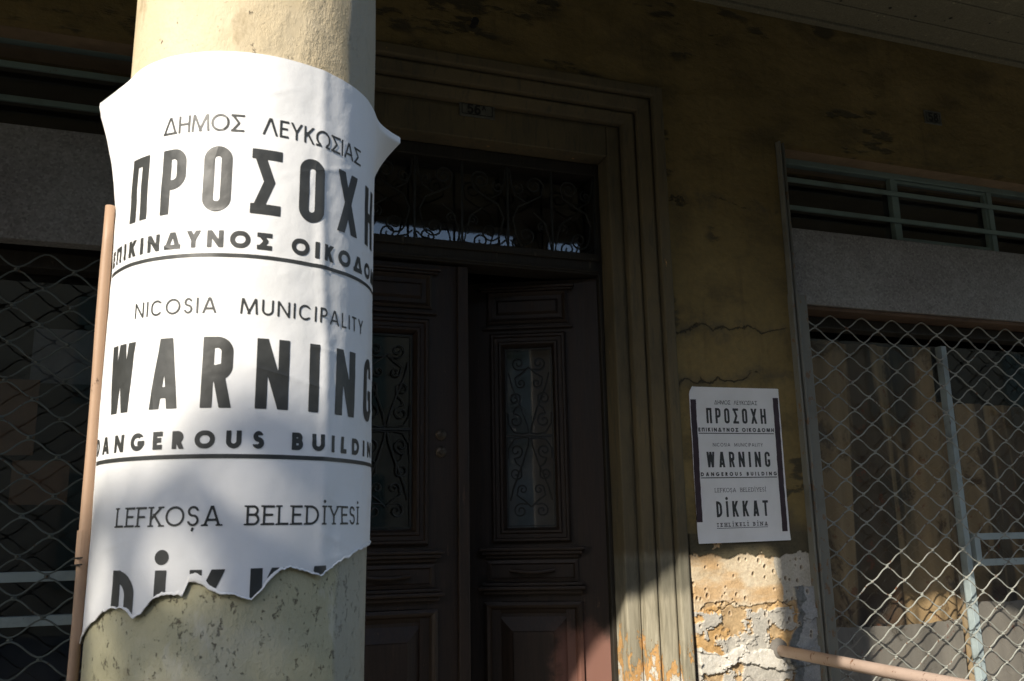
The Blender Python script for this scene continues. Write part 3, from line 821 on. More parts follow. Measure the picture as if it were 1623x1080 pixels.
# left shop window, mostly behind the column
lshop = empty('shop_window', (-1.4, YW, 0), 'left hand shop window half hidden by the column, slatted vent over a grey speckled panel', 'shop window')
for o in (recalc(jamb(LX1-.002, -1, PB-.01, Z(1.72), False).build('upper_jamb', M['jamb'], lshop)), recalc(jamb(LX1+.006, -1, 0, PB-.01, True).build('lower_jamb', M['jamb'], lshop))): pass
zl = [at(100, 210, YV)[2], at(100, 171, YV)[2], at(100, 118, YV)[2], at(100, 75, YV)[2]]
vent(lshop, LX0, LX1-.05, zl, [-1.62, -2.1], YV)
MB().box(LX0, LX1-.05, YW+.045, YG+.15, zl[3]+.032, Z(1.719)).build('soffit', bpy.data.materials['tan_soffit'], lshop)
PBL = at(100, 385, YW+.045)[2]
MB().box(LX0, LX1-.052, YW+.045, YG-.012, PBL, zl[0]-.032).build('terrazzo_panel', M['terrazzo'], lshop, bevel=.003)
MB().box(LX0, LX1-.098, YG+.045, YG+.13, PBL-.06, PBL-.002).build('window_head', M['doorold'], lshop, bevel=.003)
for py in (914, 984):
    x, y, z = at(60, py, YF); MB().box(LX0, LX1-.10, YF-.02, YF+.01, z-.016, z+.016).build('window_bar', M['mintpale'], lshop, bevel=.002)
p = MB(); p.quad((LX0, YF+.012, 0), (LX1-.1, YF+.012, 0), (LX1-.1, YF+.012, PBL-.06), (LX0, YF+.012, PBL-.06)); p.build('window_pane', M['glass'], lshop)
for a, b, yy, mat in (((-10, 600), (52, 722), 3.40, 'card'), ((55, 520), (150, 610), 3.44, 'greycard'), ((20, 730), (105, 800), 3.42, 'card')):
    x0, _, z1 = at(*a, yy); x1, _, z0 = at(*b, yy); MB().box(x0, x1, yy, yy+.006, z0, z1).build('pasted_card', M[mat], lshop)
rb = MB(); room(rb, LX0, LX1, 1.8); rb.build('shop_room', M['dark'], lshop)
nx = at(119, 427, YG)[0]
grille(LX0, LX1-.094, .02, PBL-.02, YG, 'wavy wire grille over the left hand shop window, in deep shade beside the column', nx, .012, 'wireshade')

# ------------------------------------------------------------------ pipe rail out of the wall
rail = empty('barrier_rail', (2.185, 2.0, Z(-.472)), 'chalky pink steel pipe rail standing out of the bared wall by the right shop window', 'rail')
MB().tube([(2.185, YW+.01, Z(-.472)), (2.187, 2.5, Z(-.474)), (2.192, 1.8, Z(-.474)), (2.20, 1.045, Z(-.474))], .0215, 20).build('pipe', M['pipe'], rail, smooth=True)
MB().lathe((2.184, YW+.012, Z(-.472)), (0,-1,0), [(0, .046), (.010, .044), (.018, .034), (.026, .026)], 22).build('cement_collar', M['paving'], rail, smooth=True)

# ------------------------------------------------------------------ columns
CXc, CYc, RC = .0374, .9112, .1266
def column_mesh(cx, cy, label, z0=0, z1=WT):
    nn, nz = 128, 240; rs_ = 4.0
    me = bpy.data.meshes.new('shaft'); V = []; F = []
    for j in range(nz+1):
        z = z0+.30+(z1-z0-.62)*j/nz
        a = np.linspace(0, 2*math.pi, nn, endpoint=False)
        r = RC-.0012+(fbm(np.cos(a)*2.2+5, np.sin(a)*2.2+z*5, 4, 4)-.5)*.0045+(fbm(a*12, a*0+z*30, 3, 9)-.5)*.0008
        r = np.minimum(r, RC-.0006)
        for k in range(nn): V.append((r[k]*math.cos(a[k]), r[k]*math.sin(a[k]), z))
    for j in range(nz):
        for k in range(nn):
            k2 = (k+1) % nn; F.append((j*nn+k, j*nn+k2, (j+1)*nn+k2, (j+1)*nn+k))
    me.from_pydata(V, [], F); me.materials.append(M['column'])
    for p in me.polygons: p.use_smooth = True
    return me
def column(cx, cy, label, shaft):
    e = empty('column', (cx, cy, 0), label, 'column', 'plastered porch columns')
    o = bpy.data.objects.new('shaft', shaft); S.collection.objects.link(o); o.parent = e
    MB().lathe((cx, cy, 0), (0,0,1), [(0, .20), (.10, .20), (.105, .185), (.14, .185), (.16, .165), (.19, .160), (.22, .140), (.31, .1255)], 48).build('base', M['kerb'], e, smooth=False)
    MB().lathe((cx, cy, WT-.33), (0,0,1), [(0, .1255), (.05, .127), (.055, .140), (.075, .142), (.08, .128), (.18, .130), (.22, .16), (.24, .175), (.245, .19), (.325, .19)], 48).build('capital', M['kerb'], e)
    return e
shaft = column_mesh(CXc, CYc, '')
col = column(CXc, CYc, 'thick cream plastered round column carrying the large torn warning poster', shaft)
column(2.205, CYc, 'plastered porch column to the right, holding the end of the pipe rail, out of the picture', shaft)
column(-2.13, CYc, 'plastered porch column to the left of the poster column, out of the picture', shaft)

# conduit clipped to the left flank of the column
tc = np.array([-CXc, -CYc]); tc = tc/np.linalg.norm(tc); rr_ = np.array([-tc[1], tc[0]])
def colpt(phi, z, r=RC):                     # phi in radians, 0 faces the street camera, + to the right
    p = np.array([CXc, CYc])+r*(tc*math.cos(phi)+rr_*math.sin(phi)); return (float(p[0]), float(p[1]), float(z))
cb = empty('conduit', colpt(R(-88), .1, RC+.008), 'thin tan cable conduit running up the left flank of the poster column', 'conduit')
zt_ = Z(.322)
mb = MB(); P = [colpt(R(-86.5), z, RC+.0065+.0008*math.sin(z*9)) for z in np.linspace(.0, zt_, 40)]
mb.tube(P, [.0050+.0003*math.sin(z*31) for z in np.linspace(0, zt_, 40)], 12).build('conduit_pipe', M['conduit'], cb, smooth=True)
zc_ = Z(.008)
MB().tube([colpt(R(-86.5), zc_-.030, RC+.0065), colpt(R(-86.5), zc_+.0, RC+.0065)], .0058, 14).build('coupling', M['conduit'], cb)
m = MB()
for k in (-.024, -.030): m.tube([colpt(R(-96), zc_+k, RC+.004), colpt(R(-88), zc_+k-.001, RC+.0150), colpt(R(-80), zc_+k, RC+.006)], .0008, 5)
m.build('wire_tie', M['iron'], cb)

# ------------------------------------------------------------------ lettering: signed distance glyphs
def box_d(X, Y, x0, y0, x1, y1):
    cx, cy = (x0+x1)/2, (y0+y1)/2; dx = np.abs(X-cx)-(x1-x0)/2; dy = np.abs(Y-cy)-(y1-y0)/2
    return np.minimum(np.maximum(dx, dy), 0)+np.hypot(np.maximum(dx, 0), np.maximum(dy, 0))
def seg_d(X, Y, a, b, t, ext=0.0):
    dx, dy = b[0]-a[0], b[1]-a[1]; L = math.hypot(dx, dy); ux, uy = dx/L, dy/L
    px, py = X-(a[0]+b[0])/2, Y-(a[1]+b[1])/2
    u = np.abs(px*ux+py*uy)-L/2-ext; v = np.abs(-px*uy+py*ux)-t/2
    return np.minimum(np.maximum(u, v), 0)+np.hypot(np.maximum(u, 0), np.maximum(v, 0))
def ring_d(X, Y, x0, y0, x1, y1, r, t):      # outline of a rounded rectangle given by its centreline
    cx, cy = (x0+x1)/2, (y0+y1)/2; dx = np.abs(X-cx)-(x1-x0)/2+r; dy = np.abs(Y-cy)-(y1-y0)/2+r
    d = np.minimum(np.maximum(dx, dy), 0)+np.hypot(np.maximum(dx, 0), np.maximum(dy, 0))-r
    return np.abs(d)-t/2
LOOK = {'Α': 'A', 'Β': 'B', 'Ε': 'E', 'Η': 'H', 'Ι': 'I', 'Κ': 'K', 'Μ': 'M', 'Ν': 'N', 'Ο': 'O', 'Ρ': 'P', 'Τ': 'T', 'Υ': 'Y', 'Χ': 'X'}
WIDE = dict(light={'O':1.0,'C':.86,'G':.96,'M':1.05,'W':1.3,'N':.80,'D':.80,'A':.88,'Λ':.88,'Δ':.92,'Σ':.74,'E':.52,'F':.50,'L':.46,'I':.14,'İ':.14,'P':.56,'R':.60,'B':.60,'S':.54,'Ş':.54,'T':.56,'U':.72,'Y':.74,'K':.66,'H':.72,'Ω':.98,'X':.7,'Π':.74},
 cond={'O':.40,'G':.41,'W':.60,'N':.46,'A':.45,'R':.41,'I':.15,'İ':.15,'D':.41,'K':.46,'T':.42,'Π':.40,'P':.40,'Σ':.43,'X':.48,'H':.42})
WIDE['slab'] = dict(WIDE['light'], I=.40, H=.80, A=.98, K=.78, N=.86, L=.60, E=.62, F=.60, B=.68, D=.82, Y=.86, S=.58, O=.98, T=.66)
WIDE['slab']['İ'] = .40; WIDE['slab']['Ş'] = .58
def glyph(ch, X, Y, w, h, t, font):
    m = t/2; K = 10*h; big = np.full(X.shape, 9.0)
    parts = []; box = lambda *a: box_d(X, Y, *a)
    def L(a, b, ext=t): parts.append(np.maximum(seg_d(X, Y, a, b, t, ext), box(0, 0, w, h)))
    def ring(x0, y0, x1, y1, cut=(), keep=None, r=None):
        r = min(x1-x0, y1-y0)/2 if r is None else r
        d = ring_d(X, Y, x0, y0, x1, y1, r, t)
        for c in cut: d = np.maximum(d, -box(*c))
        if keep: d = np.maximum(d, box(*keep))
        parts.append(d)
    st = font == 'slab'; x_l = w*.14 if st else m; x_r = w-w*.12 if st else w-m
    ser = []
    if ch == 'O': ring(m, m, w-m, h-m)
    elif ch == 'C': ring(m, m, w-m, h-m, [(w*.74, h*.22, w+h, h*.78)])
    elif ch == 'G': ring(m, m, w-m, h-m, [(w*.52, h*.46, w+h, h*.70)] if font == 'cond' else [(w*.70, h*.44, w+h, h*.76)]); L((w*.52, h*.42), (w, h*.42), 0); 
    elif ch == 'D': ring(x_l-K, m, w-m, h-m, keep=(x_l, 0, w, h), r=min(h/2-m, w-x_l-m)); L((x_l, 0), (x_l, h)); ser = [(x_l, 0, -1), (x_l, 1, -1)]
    elif ch in 'PR':
        mid = h*.45; ring(x_l-K, mid, w-m-(w*.06 if ch == 'R' and font != 'cond' else 0), h-m, keep=(x_l, 0, w, h), r=(h-m-mid)/2 if font != 'cond' else (w-t)*.55); L((x_l, 0), (x_l, h)); ser = [(x_l, 0, 0), (x_l, 1, -1)]
        if ch == 'R': L((w*.56, mid) if font == 'cond' else (w*.5, mid), (w-m, 0), t)
    elif ch == 'B':
        mid = h*.53; ring(x_l-K, mid, w*.93-m, h-m, keep=(x_l, 0, w, h), r=(h-m-mid)/2); ring(x_l-K, m, w-m, mid, keep=(x_l, 0, w, h), r=(mid-m)/2); L((x_l, 0), (x_l, h)); ser = [(x_l, 0, -1), (x_l, 1, -1)]
    elif ch == 'U': ring(m, m, w-m, h+K, keep=(0, 0, w, h), r=w/2-m)
    elif ch in 'SŞ':
        mid = h*.52
        ring(m*1.3, mid, w-m*1.3, h-m, [(w*.5, mid-t, w+h, h*.76)], r=(h-m-mid)/2); ring(m, m, w-m, mid, [(-h, h*.25, w*.5, mid+t)], r=(mid-m)/2)
        if ch == 'Ş': parts.append(seg_d(X, Y, (w*.5, -h*.06), (w*.5, -h*.14), t*1.1)); parts.append(seg_d(X, Y, (w*.52, -h*.13), (w*.42, -h*.25), t*.9))
    elif ch in 'AΛΔ':
        q = t*.55; ap = w*.5; fx = w*.08 if st else 0
        L((q+fx, 0), (ap-.12*t, h)); L((w-q-fx, 0), (ap+.12*t, h))
        if ch == 'A': yb = h*(.23 if font == 'cond' else .30); inner = w*.5*(1-yb/h)*.95; L((ap-inner+q, yb), (ap+inner-q, yb), 0); ser = [(q+fx, 0, 0), (w-q-fx, 0, 0)]
        if ch == 'Δ': L((q, m), (w-q, m), t)
    elif ch == 'Σ':
        L((0, h-m), (w, h-m), 0); L((0, m), (w, m), 0); L((t*.6, h-t*.3), (w*.60, h*.5), t*.2); L((w*.60, h*.5), (t*.6, t*.3), t*.2)
    elif ch == 'E': L((x_l, 0), (x_l, h)); L((x_l, m), (w, m), 0); L((x_l, h-m), (w, h-m), 0); L((x_l, h*.52), (w*.88, h*.52), 0); ser = [(x_l, 0, -1), (x_l, 1, -1)]
    elif ch == 'F': L((x_l, 0), (x_l, h)); L((x_l, h-m), (w, h-m), 0); L((x_l, h*.5), (w*.85, h*.5), 0); ser = [(x_l, 0, 0), (x_l, 1, -1)]
    elif ch == 'L': L((x_l, 0), (x_l, h)); L((x_l, m), (w, m), 0); ser = [(x_l, 0, -1), (x_l, 1, 0)]
    elif ch in 'Iİ': L((w/2, 0), (w/2, h)); ser = [(w/2, 0, 0), (w/2, 1, 0)]
    elif ch == 'H': L((x_l, 0), (x_l, h)); L((x_r, 0), (x_r, h)); L((x_l, h*.5), (x_r, h*.5), 0); ser = [(x_l, 0, 0), (x_l, 1, 0), (x_r, 0, 0), (x_r, 1, 0)]
    elif ch == 'Π': L((m, 0), (m, h)); L((w-m, 0), (w-m, h)); L((m, h-m), (w-m, h-m), 0)
    elif ch == 'T': L((w/2, 0), (w/2, h)); L((0, h-m), (w, h-m), 0); ser = [(w/2, 0, 0)]
    elif ch == 'N': L((x_l, 0), (x_l, h)); L((x_r, 0), (x_r, h)); L((x_l, h-m*.4), (x_r, m*.4), t); ser = [(x_l, 0, 0), (x_l, 1, -1), (x_r, 1, 0)]
    elif ch == 'M': L((m, 0), (m+w*.07, h)); L((w-m, 0), (w-m-w*.07, h)); L((m+w*.08, h), (w/2, h*.12)); L((w-m-w*.08, h), (w/2, h*.12))
    elif ch == 'W':
        q = t*.52; L((q, h), (w*.28, 0)); L((w*.28, 0), (w*.5, h)); L((w*.5, h), (w*.72, 0)); L((w*.72, 0), (w-q, h))
    elif ch == 'X': q = t*.56; L((q, 0), (w-q, h)); L((q, h), (w-q, 0))
    elif ch == 'Y': q = t*.56; L((q, h), (w/2, h*.45), t*.3); L((w-q, h), (w/2, h*.45), t*.3); L((w/2, 0), (w/2, h*.47)); ser = [(w/2, 0, 0), (q, 1, 0), (w-q, 1, 0)]
    elif ch == 'K':
        L((x_l, 0), (x_l, h)); L((x_l, h*.36), (w-t*.6, h), t*.5); L((x_l+(w-x_l)*.30, h*.55), (w-t*.56, 0), t); ser = [(x_l, 0, 0), (x_l, 1, 0), (w-t*.6, 0, 0), (w-t, 1, 0)]
    elif ch == 'Ω': ring(m, h*.08, w-m, h-m, [(w*.32, -h, w*.68, h*.3)]); L((0, m), (w*.36, m), 0); L((w*.64, m), (w, m), 0)
    if ch == 'İ': parts.append(np.hypot(X-w/2, Y-(h+(t*1.05 if font == 'cond' else t*1.9)))-t*(.62 if font == 'cond' else .75))
    if st:
        sl = max(t*1.5, h*.10)
        for x, top, side in ser:
            yy = h-t*.36 if top else t*.36
            x0 = x-sl-(0 if side != 1 else -sl); x1 = x+(sl if side == 0 else 0)
            parts.append(seg_d(X, Y, (x0, yy), (x1, yy), t*.72))
    d = parts[0]
    for q in parts[1:]: d = np.minimum(d, q)
    return d

def march(D, xs, ys):                        # polygons of the region where D < 0
    V = []; F = []; n = 0
    a, b, c, d = D[:-1,:-1], D[:-1,1:], D[1:,1:], D[1:,:-1]
    X0, Y0 = np.meshgrid(xs[:-1], ys[:-1]); X1, Y1 = np.meshgrid(xs[1:], ys[1:])
    vals = [a, b, c, d]; cx = [X0, X1, X1, X0]; cy = [Y0, Y0, Y1, Y1]
    code = sum((v < 0).astype(int) << i for i, v in enumerate(vals))
    for k in range(1, 16):
        sel = code == k
        if not sel.any(): continue
        poly = []
        for i in range(4):
            j = (i+1) % 4; ini, inj = (k >> i) & 1, (k >> j) & 1
            if ini: poly.append((cx[i][sel], cy[i][sel]))
            if ini != inj:
                vi, vj = vals[i][sel], vals[j][sel]; t = vi/(vi-vj)
                poly.append((cx[i][sel]*(1-t)+cx[j][sel]*t, cy[i][sel]*(1-t)+cy[j][sel]*t))
        P = np.stack([np.stack(p, -1) for p in poly], 1); m, q = P.shape[:2]
        V.append(P.reshape(-1, 2)); idx = np.arange(n, n+m*q).reshape(m, q); F += idx.tolist(); n += m*q
    return (np.concatenate(V) if V else np.zeros((0, 2))), F

# one layout for both posters: text, left, right, baseline, cap height (metres from the sheet's left and from eye level), weight, font
SHEET_W, SHEET_T, SHEET_B = .428, .563, -.056
ROWS = [('ΔΗΜΟΣ  ΛΕΥΚΩΣΙΑΣ', .114, .319, .4925, .0170, .0021, 'light'),
        ('ΠΡΟΣΟΧΗ', .074, .357, .4150, .0625, .0096, 'cond'),
        ('ΕΠΙΚΙΝΔΥΝΟΣ ΟΙΚΟΔΟΜΗ', .033, .391, .3815, .0158, .0042, 'light'),
        ('NICOSIA  MUNICIPALITY', .094, .331, .3215, .0142, .0018, 'light'),
        ('WARNING', .062, .361, .2385, .0620, .0098, 'cond'),
        ('DANGEROUS BUILDING', .032, .389, .2040, .0152, .0041, 'light'),
        ('LEFKOŞA  BELEDİYESİ', .090, .331, .1400, .0165, .0019, 'slab'),
        ('DİKKAT', .092, .334, .0430, .0620, .0098, 'cond'),
        ('TEHLİKELİ BİNA', .089, .325, .0055, .0150, .0030, 'slab')]
RULES = [(.033, .390, .3745, .0034), (.032, .389, .1975, .0036), (.089, .325, .0000, .0022)]
def line_sdf(row, res):
    text, u0, u1, z, h, t, font = row
    ws = []
    for ch in text:
        ch = LOOK.get(ch, ch)
        ws.append(None if ch == ' ' else max(WIDE[font][ch]*h, t*1.0)+(t*.35 if t > .003 and font == 'light' else 0)*(ch not in 'Iİ'))
    tot = sum(x for x in ws if x); ns = text.count(' '); gaps = len(text)-1
    sp = h*(.42 if ns == 1 else .34) if ns else 0
    tr = ((u1-u0)-tot-sp*ns)/gaps
    if tr < h*.05:
        k = (u1-u0-sp*ns-gaps*h*.08)/tot; ws = [x*k if x else None for x in ws]; tr = h*.08
    xs = np.arange(u0-.004, u1+.004+res, res); ys = np.arange(z-h*.35, z+h*1.45, res)
    X, Y = np.meshgrid(xs, ys); D = np.full(X.shape, 9.0); x = u0
    for ch, wd in zip(text, ws):
        c = LOOK.get(ch, ch)
        if wd is None: x += sp+tr; continue
        i0 = max(0, int((x-.003-xs[0])/res)); i1 = min(len(xs), int((x+wd+.005-xs[0])/res)+1)
        d = glyph(c, X[:, i0:i1]-x, Y[:, i0:i1]-z, wd, h, t, font)
        D[:, i0:i1] = np.minimum(D[:, i0:i1], d); x += wd+tr
    return xs, ys, X, Y, D

def poster(root, surf, res, top_extra=0.0, tear=None, ink_gap=None, name_lines=True, paper_res=.003, paper_mask=None):
    def add(V, F, name, mat, off, smooth=False, weld=False):
        if not len(V): return None
        P = surf(V[:, 0], V[:, 1], off)-np.array(root.location)
        me = bpy.data.meshes.new(name); me.from_pydata(P.tolist(), [], F); me.materials.append(mat)
        if weld:
            bm = bmesh.new(); bm.from_mesh(me); bmesh.ops.remove_doubles(bm, verts=bm.verts, dist=1e-6); bmesh.ops.recalc_face_normals(bm, faces=bm.faces); bm.to_mesh(me); bm.free()
        if smooth:
            for p in me.polygons: p.use_smooth = True
        o = bpy.data.objects.new(name, me); S.collection.objects.link(o); o.parent = root; return o
    xs = np.arange(-.004, SHEET_W+.004, paper_res); ys = np.arange(SHEET_B-.004, SHEET_T+top_extra+.004, paper_res)
    X, Y = np.meshgrid(xs, ys); D = box_d(X, Y, 0, SHEET_B, SHEET_W, SHEET_T+top_extra)
    if paper_mask is not None: D = np.maximum(D, paper_mask(X, Y))
    o = add(*march(D, xs, ys), 'sheet', M['paper'], 0, True, True)
    for row in ROWS:
        xs, ys, X, Y, D = line_sdf(row, res)
        if ink_gap is not None: D = np.maximum(D, ink_gap(X, Y))
        q = add(*march(D, xs, ys), 'lettering', M['ink'], .00035)
        if q: q['label'] = 'printed line '+' '.join(row[0].split())
    for u0, u1, z, t in RULES:
        n = 240; xs = np.linspace(u0, u1, n); ys = np.array([z-t/2, z+t/2])
        if ink_gap is not None and (ink_gap(np.array([.2]), np.array([z])) > 0).any(): continue
        V = np.array([(x, y) for y in ys for x in xs]); F = [(i, i+1, n+i+1, n+i) for i in range(n-1)]
        add(V, F, 'underline', M['ink'], .00035)
    return o

# --- the sheet on the wall
wx0 = 1.847
wp = empty('warning_poster', (wx0+.214, YW-.004, Z(.25)), 'flat white trilingual warning poster taped to the ochre wall between doorway and right shop window', 'poster', 'municipal warning posters')
def surf_wall(u, z, off):
    wv = (fbm(u*9, z*9+3, 3, 31)-.5)*.004+(fbm(u*30, z*30, 3, 33)-.5)*.0008
    curl = .018*np.clip((.035-(u+(SHEET_T-z)*1.0))/.035, 0, 1)**1.5      # top left corner lifts
    edge = .004*np.clip((SHEET_B+.05-z)/.05, 0, 1)**2
    x = wx0+u-.006*(z-.25)/.3*0+.000*z
    return np.stack([x+u*0, YW-.0045-wv-curl-edge-off-u*0, z+EZ+.006*(.5-u/SHEET_W)*-1], -1)
poster(wp, surf_wall, .0008, paper_mask=lambda X, Y: -(X+(SHEET_T-Y)*.5-.010))
for (ua, ub, za, zb_) in (((.003, .030), (-.028, .003-.003), .510, .026), ((.395, .422), (.350, .377), .525, -.020)):
    pass
for u_top, u_bot, za, zb_ in ((.004, .000, .511, .026), (.397, .392, .524, -.020)):
    n = 30; V = []; F = []
    for i in range(n+1):
        t = i/n; z = za+(zb_-za)*t; u = u_top+(u_bot-u_top)*t+.0006*math.sin(i*2.1)
        for dx in (0, .0255):
            p = surf_wall(np.array([u+dx]), np.array([z]), .0006+.0003*math.sin(i*1.7+dx*90))[0]; V.append(tuple(p-np.array(wp.location)))
    for i in range(n): F.append((2*i, 2*i+1, 2*i+3, 2*i+2))
    me = bpy.data.meshes.new('tape_strip'); me.from_pydata(V, [], F); me.materials.append(M['tape'])
    o = bpy.data.objects.new('tape_strip', me); S.collection.objects.link(o); o.parent = wp
    q = o.modifiers.new('solid', 'SOLIDIFY'); q.thickness = .0006

# --- the sheet wrapped round the column, corners flared, bottom torn off
DZC = -.131
_r = random.Random(41)
CREASE = [(_r.uniform(.03, .40), _r.uniform(.05, .55), _r.choice([_r.uniform(-.5, .5), _r.uniform(1.1, 2.0)]), _r.uniform(.015, .05)) for _ in range(26)]
PHI0 = R(6.2)
def surf_col(u, z, off):                     # z in sheet coordinates
    ze = z+DZC
    s = u-SHEET_W/2; phi = PHI0+s/RC
    sl = np.clip((ze-.20)/.235, 0, 1)**1.25; sr = np.clip((ze-.31)/.125, 0, 1)**1.6
    pl = R(-91)+R(29)*sl**1.2; pr = R(103.5)-R(29)*sr
    cl = np.clip(pl-phi, 0, None)*RC; cr = np.clip(phi-pr, 0, None)*RC    # free lengths
    ph = np.clip(phi, pl, pr)
    wr = (fbm(u*16+3, z*11, 4, 51)-.5)*.0030+(fbm(u*60, z*45, 3, 55)-.5)*.0007
    w1 = u-.271-.006*np.sin(z*9)-.004*(fbm(z*14, z*0+2, 3, 57)-.5)       # a lifted fold down the right side
    wr = wr+.0016*np.exp(-(w1/.0075)**2)*(.5+fbm(z*10, z*0+8, 3, 58))
    for us_, zs_, an, ln in CREASE:
        a_ = (u-us_)*math.cos(an)+(z-zs_)*math.sin(an); b_ = -(u-us_)*math.sin(an)+(z-zs_)*math.cos(an)
        wr = wr+.0005*np.exp(-np.abs(b_)/.0022)*np.exp(-(a_/ln)**2)
    wr = np.clip(wr+.0008, .0, None)
    r = RC+wr+off
    bx = tc[0]*np.cos(ph)+rr_[0]*np.sin(ph); by = tc[1]*np.cos(ph)+rr_[1]*np.sin(ph)
    x = CXc+r*bx; y = CYc+r*by
    # free ends: leave along the tangent and bend outwards
    for c, sg, bend in ((cl, -1, sl*R(42)), (cr, 1, sr*R(52))):
        tx = (-tc[0]*np.sin(ph)+rr_[0]*np.cos(ph))*sg; ty = (-tc[1]*np.sin(ph)+rr_[1]*np.cos(ph))*sg
        tot = np.maximum(c, 1e-9); k = bend/.08; th = k*c
        along = np.where(k > 1e-6, np.sin(th)/np.maximum(k, 1e-6), c); outw = np.where(k > 1e-6, (1-np.cos(th))/np.maximum(k, 1e-6), 0)
        x = x+tx*along+bx*outw; y = y+ty*along+by*outw
    return np.stack([x, y, ze+EZ], -1)
TEAR = [(-95,-.088),(-80,-.086),(-76,-.080),(-66,-.070),(-58,-.062),(-52,-.0565),(-48.2,-.054),(-43,-.0545),(-39,-.0575),(-36.5,-.0600),(-33.5,-.0585),(-30.5,-.050),(-27.5,-.0450),(-23,-.0428),(-19.5,-.0425),(-17.8,-.0445),(-16.9,-.0395),(-15.9,-.0340),(-13,-.0345),(-9.5,-.0380),(-7.5,-.0415),(-5,-.0440),(0,-.0450),(6.6,-.0490),(10,-.0420),(13.5,-.0330),(17,-.0270),(21,-.0240),(24.5,-.0265),(29.5,-.0300),(34.5,-.0325),(39,-.0280),(43,-.0225),(47,-.0190),(50,-.0185),(55,-.0150),(60,-.0125),(66,-.0100),(77,-.0070),(104,-.005)]
ta = np.array([R(a) for a, _ in TEAR]); tz = np.array([b/.956 for _, b in TEAR])
def tear_z(u):
    phi = PHI0+(u-SHEET_W/2)/RC
    return np.interp(phi, ta, tz)-DZC+(fbm(u*110, u*0+3, 6, 71, .62)-.5)*.0058
def fringe(u): return .0012+.0040*np.clip(fbm(u*35, u*0+9, 3, 81)*2-.75, 0, 1)+.0035*np.exp(-((u-.172)/.016)**2)*(.6+.8*fbm(u*60, u*0+4, 3, 85))
cp = empty('warning_poster', (CXc, CYc-RC, Z(.2)), 'large white trilingual warning poster wrapped round the column, bottom torn away, top corners flared', 'poster', 'municipal warning posters')
poster(cp, surf_col, .0006, top_extra=.010, paper_res=.002, paper_mask=lambda X, Y: np.maximum(np.maximum(tear_z(X)-Y, Y-(SHEET_T+.010-.016*np.clip((.06-X)/.06, 0, 1)**1.3)), Y-(SHEET_T-.006+(X-.0)*4-.010)), ink_gap=lambda X, Y: tear_z(X)+fringe(X)-Y)
# the torn edge: raw fibre bent slightly off the column
n = 700; us = np.linspace(.0, SHEET_W, n); zt2 = tear_z(us); V = []
for k, (dz, off) in enumerate(((1.0, .0004), (.45, .0008), (0, .0014), (-.12, .0008))):
    V.append(surf_col(us, zt2+fringe(us)*dz, off*(1+0*us)))
V = np.concatenate(V)-np.array(cp.location); F = [(j*n+i, j*n+i+1, (j+1)*n+i+1, (j+1)*n+i) for j in range(3) for i in range(n-1)]
me = bpy.data.meshes.new('torn_edge'); me.from_pydata(V.tolist(), [], F); me.materials.append(M['fibre']); o = bpy.data.objects.new('torn_edge', me); S.collection.objects.link(o); o.parent = cp
for p in me.polygons: p.use_smooth = True

# ------------------------------------------------------------------ across the street, behind the photographer
ob = empty('street_house', (0, -9.2, 0), 'plain two storey house across the street, out of the picture', 'house')
OT = Z(5.35)
m = MB(); m.box(-16, 22, -13, -9, -.15, OT-.3); m.build('wall', M['facade'], ob)
MB().box(-16, 22, -9.0, -8.85, OT-.30, OT).build('parapet', M['kerb'], ob)
for k in range(9):
    x = -14+k*4
    for z in (.5, 3.4):
        MB().box(x, x+1.1, -9.0, -8.93, z, z+1.8).build('shutter', M['shutter'], ob)
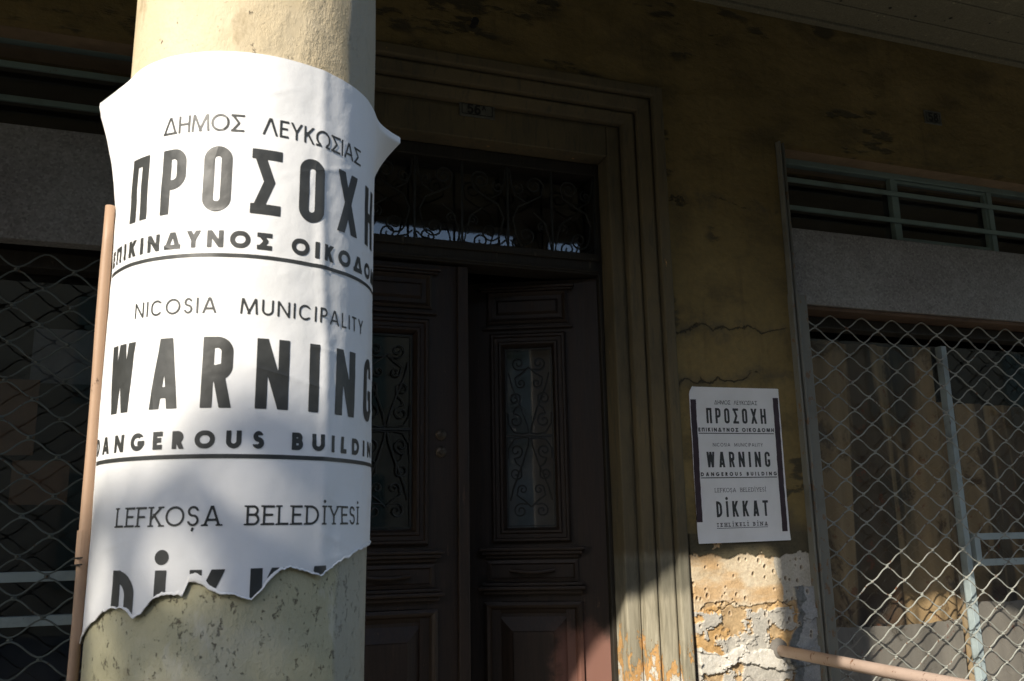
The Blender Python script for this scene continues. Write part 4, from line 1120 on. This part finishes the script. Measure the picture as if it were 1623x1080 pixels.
# an added, unseen tree left of the photographer, its crown cut to shade the column
tr = empty('shade_tree', (-3.55, -2.45, -.15), 'small leafy tree added out of view, its crown cut to shade the column', 'tree')
MB().tube([(-3.55,-2.45,-.15),(-3.52,-2.44,.9),(-3.60,-2.40,1.8),(-3.50,-2.42,2.8),(-3.45,-2.4,3.6)], [.09,.075,.065,.05,.02], 10).build('shade_tree_trunk', M['shade_tree_bark'], tr, smooth=True)
rng = np.random.RandomState(12); lm = MB()
cl = []
for i in range(26):
    a = rng.rand()*6.28; q = rng.rand()**.5; zz = rng.uniform(-1.15, .50); cl.append((math.cos(a)*q*1.15, math.sin(a)*q*1.0, zz, rng.uniform(.32, .5)))
for i in range(8): cl.append((rng.uniform(-.9, .9), rng.uniform(-.6, .6), rng.uniform(.25, .62), rng.uniform(.22, .34)))
def crown_ok(P):                            # trims leaves along the sun's slope to set the shadow edge on the column
    k = (P[:,0]+3.5)*.8
    lim = Z(.085+.06*(fbm(P[:,0]*3+40, P[:,1]*3+40, 3, 99)-.5))+SUN_TAN*(.80-P[:,1])
    return (P[:,2] < lim) & (P[:,2] < Z(3.75))
for cxx, cyy, czz, rr in cl:
    v = rng.randn(200, 3); v = v/np.linalg.norm(v, axis=1)[:,None]*rr*rng.rand(200, 1)**.4+np.array((-3.5+cxx, -2.42+cyy, Z(2.35)+czz))
    for p in v[crown_ok(v)]:
        a = rng.randn(3); a /= np.linalg.norm(a); b_ = np.cross(a, rng.randn(3)); b_ /= np.linalg.norm(b_); s = rng.uniform(.04, .065)
        lm.quad(tuple(p-a*s), tuple(p-b_*s*.5), tuple(p+a*s), tuple(p+b_*s*.5))
NL = 7000
q = np.stack([-3.54+rng.randn(NL)*.42, -2.42+rng.randn(NL)*.42, Z(rng.uniform(1.7, 3.5, NL))], -1)
gap = fbm((q[:,0]-q[:,1])*2.6+50, q[:,2]*2.6, 2, 98)
q = q[crown_ok(q) & (gap > .33)]
for p in q:
    a = rng.randn(3); a /= np.linalg.norm(a); b_ = np.cross(a, rng.randn(3)); b_ /= np.linalg.norm(b_); s = rng.uniform(.035, .06)
    lm.quad(tuple(p-a*s), tuple(p-b_*s*.5), tuple(p+a*s), tuple(p+b_*s*.5))
lm.build('shade_tree_crown', M['leaf'], tr)
